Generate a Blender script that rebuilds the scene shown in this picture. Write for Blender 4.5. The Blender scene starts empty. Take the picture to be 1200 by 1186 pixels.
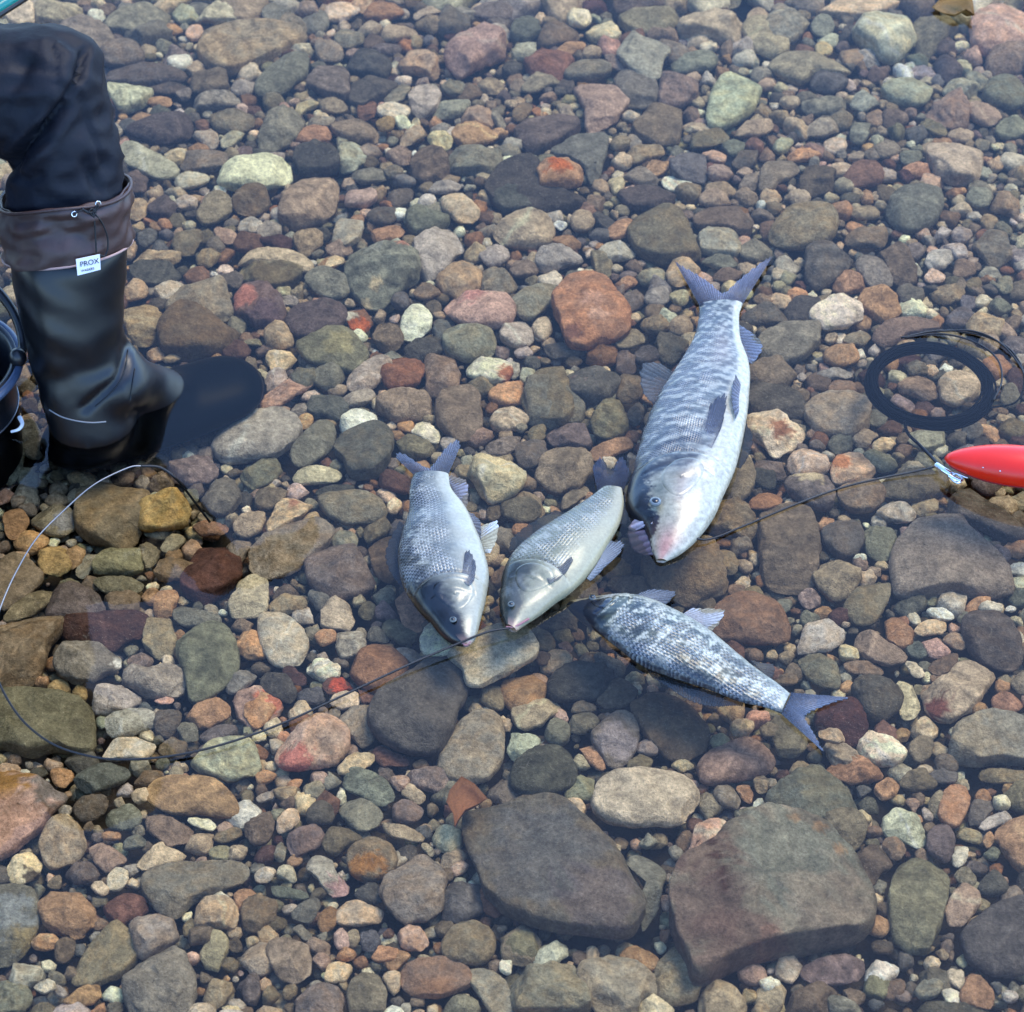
import bpy, math, random
import numpy as np
from mathutils import Vector, Matrix

rad = math.radians
SC = bpy.context.scene
COL = SC.collection
random.seed(7)

# ------------------------------------------------------------------ camera
W0, H0 = 1200.0, 1186.0
HFOV = rad(24.0)
PITCH = rad(45.0)
DIST = 2.94
LOOK = Vector((0, 0, -0.03))
FPX = (W0 / 2) / math.tan(HFOV / 2)
CAM = LOOK + Vector((0, -math.cos(PITCH), math.sin(PITCH))) * DIST
FWD = (LOOK - CAM).normalized()
RIGHT = Vector((1, 0, 0))
UP = RIGHT.cross(FWD).normalized()

cam_data = bpy.data.cameras.new('camera')
cam = bpy.data.objects.new('camera', cam_data)
COL.objects.link(cam)
cam.location = CAM
cam.rotation_euler = (math.pi / 2 - PITCH, 0, 0)
cam_data.sensor_width = 36
cam_data.angle = HFOV
cam_data.clip_start = 0.05
cam_data.clip_end = 400
cam_data.dof.use_dof = True
cam_data.dof.focus_distance = 2.85
cam_data.dof.aperture_fstop = 9.0
SC.camera = cam

# ------------------------------------------------------------------ sky, sun, exposure
SUN_EL, SUN_AZ = rad(66), rad(56)          # high, behind the scene and a little to one side
world = bpy.data.worlds.new('World')
SC.world = world
world.use_nodes = True
nt = world.node_tree
nt.nodes.clear()
sky = nt.nodes.new('ShaderNodeTexSky')
sky.sky_type = 'NISHITA'
sky.sun_disc = False
sky.sun_elevation = SUN_EL
sky.sun_rotation = SUN_AZ
sky.air_density = 1.0
sky.dust_density = 0.6
sky.ozone_density = 9.0
bg = nt.nodes.new('ShaderNodeBackground')
bg.inputs['Strength'].default_value = 0.15
wo = nt.nodes.new('ShaderNodeOutputWorld')
nt.links.new(sky.outputs[0], bg.inputs[0])
nt.links.new(bg.outputs[0], wo.inputs[0])

sun_d = bpy.data.lights.new('sun', 'SUN')
sun_d.energy = 0.55
sun_d.angle = rad(26)
sun_d.color = (1.0, 0.86, 0.58)
sun = bpy.data.objects.new('sun', sun_d)
COL.objects.link(sun)
sdir = Vector((math.sin(SUN_AZ) * math.cos(SUN_EL), math.cos(SUN_AZ) * math.cos(SUN_EL), math.sin(SUN_EL)))
sun.rotation_euler = sdir.to_track_quat('Z', 'Y').to_euler()

vs = SC.view_settings
SC.display_settings.display_device = 'sRGB'
vs.view_transform = 'Standard'
vs.look = 'None'
vs.exposure = 2.25
vs.gamma = 1.0
vs.use_curve_mapping = False
SC.render.engine = 'CYCLES'
SC.cycles.max_bounces = 8
SC.cycles.diffuse_bounces = 3
SC.cycles.transparent_max_bounces = 12
SC.cycles.use_denoising = True
SC.cycles.caustics_reflective = False
SC.cycles.caustics_refractive = False


# ------------------------------------------------------------------ helpers
def P(u, v, z=0.0):
    """the point of the plane at height z that stands at (u, v) of the photograph"""
    d = FWD * FPX + RIGHT * (u - W0 / 2) - UP * (v - H0 / 2)
    t = (z - CAM.z) / d.z
    return CAM + d * t


def proj(p):
    q = Vector(p) - CAM
    w = q.dot(FWD)
    return (W0 / 2 + q.dot(RIGHT) / w * FPX, H0 / 2 - q.dot(UP) / w * FPX)


def Pv(px, py, v):
    """height at which the vertical through ground point (px, py) reaches row v"""
    lo, hi = -0.3, 1.6
    for _ in range(40):
        m = (lo + hi) / 2
        if proj((px, py, m))[1] > v:
            lo = m
        else:
            hi = m
    return (lo + hi) / 2


def lin(c):
    c = np.asarray(c, float) / 255.0
    return np.where(c <= 0.04045, c / 12.92, ((c + 0.055) / 1.055) ** 2.4)


def tag(o, label=None, cat=None, group=None, kind=None):
    if label: o['label'] = label
    if cat: o['category'] = cat
    if group: o['group'] = group
    if kind: o['kind'] = kind
    return o


def empty(name, loc=(0, 0, 0)):
    o = bpy.data.objects.new(name, None)
    o.empty_display_size = 0.02
    o.location = loc
    COL.objects.link(o)
    return o


def mesh_obj(name, verts, faces, mat=None, parent=None, col=None, smooth=True, uv=None):
    me = bpy.data.meshes.new(name)
    me.from_pydata([tuple(map(float, v)) for v in verts], [], faces)
    finish(me, mat, col, smooth, uv)
    o = bpy.data.objects.new(name, me)
    COL.objects.link(o)
    if parent is not None:
        put(o, parent)
    return o


def finish(me, mat, col, smooth, uv=None):
    if mat: me.materials.append(mat)
    if smooth: me.polygons.foreach_set('use_smooth', np.ones(len(me.polygons), bool))
    if col is not None:
        a = me.attributes.new('Col', 'FLOAT_COLOR', 'POINT')
        a.data.foreach_set('color', np.asarray(col, np.float32).ravel())
    if uv is not None:
        a = me.attributes.new('Skin', 'FLOAT_VECTOR', 'POINT')
        a.data.foreach_set('vector', np.asarray(uv, np.float32).ravel())
    me.update()


def put(o, parent):
    """parent o and keep it where it is"""
    o.parent = parent
    o.matrix_parent_inverse = wm(parent).inverted()


def wm(o):
    m = Matrix.Translation(o.location)
    if o.parent is not None:
        return wm(o.parent) @ o.matrix_parent_inverse @ m
    return m


def np_mesh(name, V, F4, mat, col, smooth=True):
    """big mesh from numpy arrays (quads)"""
    me = bpy.data.meshes.new(name)
    nv, nf = len(V), len(F4)
    me.vertices.add(nv)
    me.vertices.foreach_set('co', np.asarray(V, np.float32).ravel())
    me.loops.add(nf * 4)
    me.loops.foreach_set('vertex_index', np.asarray(F4, np.int32).ravel())
    me.polygons.add(nf)
    me.polygons.foreach_set('loop_start', np.arange(0, nf * 4, 4, dtype=np.int32))
    me.update(calc_edges=True)
    finish(me, mat, col, smooth)
    me.validate()
    return me


class Mat:
    """tiny node helper"""
    def __init__(self, name):
        self.m = bpy.data.materials.new(name)
        self.m.use_nodes = True
        self.t = self.m.node_tree
        self.t.nodes.clear()
        self.out = self.t.nodes.new('ShaderNodeOutputMaterial')

    def n(self, typ, **kw):
        nd = self.t.nodes.new(typ)
        for k, v in kw.items():
            if k in nd.inputs: nd.inputs[k].default_value = v
            else: setattr(nd, k, v)
        return nd

    def l(self, a, b):
        self.t.links.new(a, b)

    def noise(self, vec, scale, detail=4, rough=0.55, dist=0.0):
        nd = self.n('ShaderNodeTexNoise')
        nd.inputs['Scale'].default_value = scale
        nd.inputs['Detail'].default_value = detail
        nd.inputs['Roughness'].default_value = rough
        nd.inputs['Distortion'].default_value = dist
        self.l(vec, nd.inputs['Vector'])
        return nd.outputs['Fac']

    def maprange(self, x, a, b, c, d):
        nd = self.n('ShaderNodeMapRange')
        self.l(x, nd.inputs['Value'])
        for k, v in zip(('From Min', 'From Max', 'To Min', 'To Max'), (a, b, c, d)):
            nd.inputs[k].default_value = v
        return nd.outputs['Result']

    def math(self, op, a, b=None, c=None):
        nd = self.n('ShaderNodeMath', operation=op)
        for i, x in enumerate((a, b, c)):
            if x is None: continue
            if hasattr(x, 'links'): self.l(x, nd.inputs[i])
            else: nd.inputs[i].default_value = x
        return nd.outputs[0]

    def mix(self, fac, a, b, blend='MIX'):
        nd = self.n('ShaderNodeMix', data_type='RGBA', blend_type=blend)
        for s, x in ((0, fac), (6, a), (7, b)):
            if hasattr(x, 'links'): self.l(x, nd.inputs[s])
            elif s == 0: nd.inputs[0].default_value = x
            else: nd.inputs[s].default_value = (*x, 1) if len(x) == 3 else x
        return nd.outputs[2]

    def wet_spec(self, spec):
        """next to no gloss below the water line, where rubber or cord meets water instead of air"""
        z = self.n('ShaderNodeSeparateXYZ')
        self.l(self.n('ShaderNodeNewGeometry').outputs['Position'], z.inputs[0])
        return self.maprange(z.outputs[2], -0.001, 0.002, 0.02, spec)

    def principled(self, col, rough=0.5, spec=0.5, bump=None, bstr=0.3, bdist=0.002, wet=False, **kw):
        p = self.n('ShaderNodeBsdfPrincipled')
        if hasattr(col, 'links'): self.l(col, p.inputs['Base Color'])
        else: p.inputs['Base Color'].default_value = (*col, 1)
        if hasattr(rough, 'links'): self.l(rough, p.inputs['Roughness'])
        else: p.inputs['Roughness'].default_value = rough
        if wet: self.l(self.wet_spec(spec), p.inputs['Specular IOR Level'])
        else: p.inputs['Specular IOR Level'].default_value = spec
        for k, v in kw.items():
            p.inputs[k].default_value = v
        if bump is not None:
            b = self.n('ShaderNodeBump')
            b.inputs['Strength'].default_value = bstr
            b.inputs['Distance'].default_value = bdist
            self.l(bump, b.inputs['Height'])
            self.l(b.outputs[0], p.inputs['Normal'])
        self.l(p.outputs[0], self.out.inputs[0])
        return p


# ------------------------------------------------------------------ materials
def stone_material():
    M = Mat('river_stone')
    pos = M.n('ShaderNodeNewGeometry').outputs['Position']
    at = M.n('ShaderNodeAttribute', attribute_name='Col')
    n1 = M.noise(pos, 55, 6, 0.62)
    n2 = M.noise(pos, 230, 5, 0.7)
    n3 = M.noise(pos, 700, 3, 0.6)
    v = M.n('ShaderNodeTexVoronoi')
    v.inputs['Scale'].default_value = 420
    M.l(pos, v.inputs['Vector'])
    k1 = M.maprange(n1, 0.3, 0.7, 0.56, 1.40)
    k2 = M.maprange(n2, 0.3, 0.7, 0.62, 1.36)
    k3 = M.maprange(n3, 0.3, 0.7, 0.82, 1.17)
    k = M.math('MULTIPLY', M.math('MULTIPLY', k1, k2), k3)
    kk = M.n('ShaderNodeCombineXYZ')
    for i in range(3): M.l(k, kk.inputs[i])
    c = M.mix(1.0, at.outputs['Color'], kk.outputs[0], 'MULTIPLY')
    # light mineral grains and dark ones, stronger where alpha says so
    g = M.maprange(v.outputs['Distance'], 0.12, 0.28, 1.0, 0.0)
    g = M.math('MULTIPLY', M.math('MULTIPLY', g, M.maprange(n2, 0.5, 0.62, 0, 1)), at.outputs['Alpha'])
    c = M.mix(M.math('MULTIPLY', g, 0.45), c, tuple(lin((214, 206, 194))))
    d = M.maprange(M.noise(pos, 340, 2, 0.5), 0.62, 0.70, 0.0, 0.55)
    c = M.mix(M.math('MULTIPLY', d, at.outputs['Alpha']), c, tuple(lin((60, 54, 50))))
    # hairline cracks and veins, here and there
    wp = M.n('ShaderNodeVectorMath', operation='ADD')
    nv = M.n('ShaderNodeTexNoise')
    nv.inputs['Scale'].default_value = 40
    M.l(pos, nv.inputs['Vector'])
    ws = M.n('ShaderNodeVectorMath', operation='SCALE')
    M.l(nv.outputs['Color'], ws.inputs[0])
    ws.inputs['Scale'].default_value = 0.035
    M.l(pos, wp.inputs[0]); M.l(ws.outputs[0], wp.inputs[1])
    ve = M.n('ShaderNodeTexVoronoi', feature='DISTANCE_TO_EDGE')
    ve.inputs['Scale'].default_value = 26
    M.l(wp.outputs[0], ve.inputs['Vector'])
    cr = M.maprange(ve.outputs['Distance'], 0.0, 0.030, 1.0, 0.0)
    cr = M.math('MULTIPLY', cr, M.maprange(n1, 0.48, 0.56, 0.0, 1.0))
    c = M.mix(M.math('MULTIPLY', cr, 0.16), c, tuple(lin((48, 42, 40))))
    vn = M.math('MULTIPLY', M.maprange(ve.outputs['Distance'], 0.0, 0.05, 1.0, 0.0), M.maprange(n1, 0.40, 0.34, 0.0, 1.0))
    c = M.mix(M.math('MULTIPLY', vn, 0.18), c, tuple(lin((198, 188, 176))))
    n1b = M.math('SUBTRACT', n1, M.math('MULTIPLY', cr, 0.07))
    h = M.math('ADD', M.math('MULTIPLY', n1b, 1.2), M.math('ADD', M.math('MULTIPLY', n2, 0.55), M.math('MULTIPLY', n3, 0.2)))
    M.principled(c, 0.68, 0.12, h, 0.8, 0.007)
    return M.m


def simple(name, rgb, rough=0.5, spec=0.5, nscale=None, namp=0.2, bstr=0.3, bdist=0.001, **kw):
    M = Mat(name)
    c = tuple(lin(rgb))
    if nscale:
        pos = M.n('ShaderNodeTexCoord').outputs['Object']
        f = M.noise(pos, nscale, 5, 0.6)
        k = M.maprange(f, 0.3, 0.7, 1 - namp, 1 + namp)
        kk = M.n('ShaderNodeCombineXYZ')
        for i in range(3): M.l(k, kk.inputs[i])
        cc = M.mix(1.0, c, kk.outputs[0], 'MULTIPLY')
        M.principled(cc, rough, spec, f, bstr, bdist, **kw)
    else:
        M.principled(c, rough, spec, **kw)
    return M.m


def attr_material(name, rough, spec, scales=None, fine=220, bstr=0.35, trans=0.0, namp=0.15, dark=0.6):
    """colour from the mesh's own paint; SCALES = (along, across) lays rows of fish scales over it"""
    M = Mat(name)
    at = M.n('ShaderNodeAttribute', attribute_name='Col')
    pos = M.n('ShaderNodeNewGeometry').outputs['Position']
    f = M.noise(pos, fine, 5, 0.65)
    k = M.maprange(f, 0.3, 0.7, 1 - namp, 1 + namp)
    h = f
    c = at.outputs['Color']
    if scales:
        sk = M.n('ShaderNodeAttribute', attribute_name='Skin')
        x = M.n('ShaderNodeSeparateXYZ')
        M.l(sk.outputs['Vector'], x.inputs[0])
        # staggered rows of overlapping arcs, one per scale
        wob = M.math('MULTIPLY', M.math('SUBTRACT', M.noise(pos, 70, 2), 0.5), 0.9)
        b = M.math('ADD', M.math('MULTIPLY', x.outputs[1], scales[1]), wob)
        row = M.math('FLOOR', b)
        fy = M.math('SUBTRACT', M.math('FRACT', b), 0.5)
        par = M.math('MULTIPLY', M.math('MODULO', M.math('ABSOLUTE', row), 2.0), 0.5)
        arc = M.math('MULTIPLY', M.math('MULTIPLY', fy, fy), 1.9)
        lip = M.math('FRACT', M.math('ADD', M.math('ADD', M.math('ADD', M.math('MULTIPLY', x.outputs[0], scales[0]), par), arc), M.math('MULTIPLY', wob, 0.6)))
        amt = M.math('MULTIPLY', x.outputs[2], M.maprange(M.noise(pos, 45, 4), 0.36, 0.6, 0.12, 1.0))
        e = M.math('MULTIPLY', M.maprange(lip, 0.0, 0.30, 1.0, 0.0), amt)
        c = M.mix(M.math('MULTIPLY', e, dark), c, tuple(lin((48, 58, 70))))
        g = M.math('MULTIPLY', M.maprange(lip, 0.35, 0.8, 0.0, 1.0), amt)
        c = M.mix(M.math('MULTIPLY', g, 0.22), c, tuple(lin((232, 236, 236))))
        dome = lip
        h = M.math('ADD', M.math('MULTIPLY', f, 0.25), M.math('MULTIPLY', M.math('ADD', lip, dome), M.math('MULTIPLY', amt, 0.8)))
    kk = M.n('ShaderNodeCombineXYZ')
    for i in range(3): M.l(k, kk.inputs[i])
    c = M.mix(1.0, c, kk.outputs[0], 'MULTIPLY')
    p = M.principled(c, rough, spec, h, bstr, 0.0012)
    if trans:
        tr = M.n('ShaderNodeBsdfTransparent')
        mx = M.n('ShaderNodeMixShader')
        mx.inputs[0].default_value = trans
        M.l(p.outputs[0], mx.inputs[1])
        M.l(tr.outputs[0], mx.inputs[2])
        M.l(mx.outputs[0], M.out.inputs[0])
    return M.m


def water_material():
    M = Mat('lake_water')
    pos = M.n('ShaderNodeNewGeometry').outputs['Position']
    f = M.noise(pos, 5.0, 3, 0.5)
    b = M.n('ShaderNodeBump')
    b.inputs['Strength'].default_value = 0.06
    b.inputs['Distance'].default_value = 0.02
    M.l(f, b.inputs['Height'])
    fr = M.n('ShaderNodeFresnel')
    fr.inputs['IOR'].default_value = 1.333
    M.l(b.outputs[0], fr.inputs['Normal'])
    gl = M.n('ShaderNodeBsdfGlossy')
    gl.inputs['Roughness'].default_value = 0.02
    M.l(b.outputs[0], gl.inputs['Normal'])
    tr = M.n('ShaderNodeBsdfTransparent')
    tr.inputs['Color'].default_value = (0.955, 0.925, 0.79, 1)
    mx = M.n('ShaderNodeMixShader')
    M.l(fr.outputs[0], mx.inputs[0])
    M.l(tr.outputs[0], mx.inputs[1])
    M.l(gl.outputs[0], mx.inputs[2])
    M.l(mx.outputs[0], M.out.inputs[0])
    return M.m


STONE = stone_material()
WATER = water_material()
MUD = simple('bed_silt', (70, 64, 58), 0.9, 0.1, 60, 0.4, 0.6, 0.01)
RUBBER = simple('black_rubber', (6, 9, 14), 0.33, 0.5, 24, 0.12, 0.12, 0.003, wet=True)
CLOTH = simple('navy_waterproof_cloth', (12, 16, 26), 0.62, 0.3, 40, 0.2, 0.35, 0.004)
LEATHER = simple('brown_cuff_leather', (64, 47, 43), 0.46, 0.45, 60, 0.18, 0.3, 0.002)
EDGE = simple('pale_cuff_edge', (168, 140, 132), 0.6, 0.3)
CORD = simple('black_cord', (16, 18, 22), 0.45, 0.4, wet=True)
WIRE = simple('steel_wire', (120, 122, 126), 0.35, 0.5, Metallic=0.8)
TAGW = simple('white_tag', (226, 228, 230), 0.6, 0.2, 90, 0.04)
INK = simple('tag_ink', (52, 58, 78), 0.7, 0.1)
REDP = simple('red_float_plastic', (216, 30, 5), 0.3, 0.5, 30, 0.05, 0.03, 0.001)
DARKRED = simple('dark_red_seam', (120, 14, 18), 0.4, 0.4)
CHROME = simple('clip_chrome', (222, 224, 228), 0.16, 0.5, Metallic=1.0)
BLACKP = simple('black_bucket_plastic', (20, 22, 27), 0.35, 0.5, 40, 0.1, 0.1, 0.001, wet=True)
BAIL = simple('blue_black_handle', (60, 74, 96), 0.3, 0.5, 30, 0.1, 0.05, 0.001)
WHITEP = simple('white_plastic', (228, 230, 232), 0.4, 0.4)
SKIN = simple('skin', (196, 150, 126), 0.5, 0.4, 60, 0.06, 0.1, 0.001)
HAIR = simple('dark_hair', (34, 28, 26), 0.5, 0.3, 120, 0.3, 0.4, 0.002)
TEAL = simple('teal_rod_lacquer', (20, 140, 128), 0.25, 0.5)
COILM = simple('navy_coil_cord', (12, 16, 26), 0.5, 0.35, 300, 0.2, 0.3, 0.0005, wet=True)
LEAFM = attr_material('dry_leaf', 0.6, 0.2, None, 300, 0.4, 0.0, 0.3)
EYEB = simple('eye_black', (10, 10, 14), 0.08, 0.6)
BLOOD = simple('gill_red', (150, 14, 30), 0.2, 0.5)

# ------------------------------------------------------------------ the setting: bed, water
BED = -0.088


def sheet(name, size, z, mat, n=1):
    s = size / 2
    o = mesh_obj(name, [(-s, -s, z), (s, -s, z), (s, s, z), (-s, s, z)], [(0, 1, 2, 3)], mat, smooth=False)
    return tag(o, kind='structure')


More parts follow.
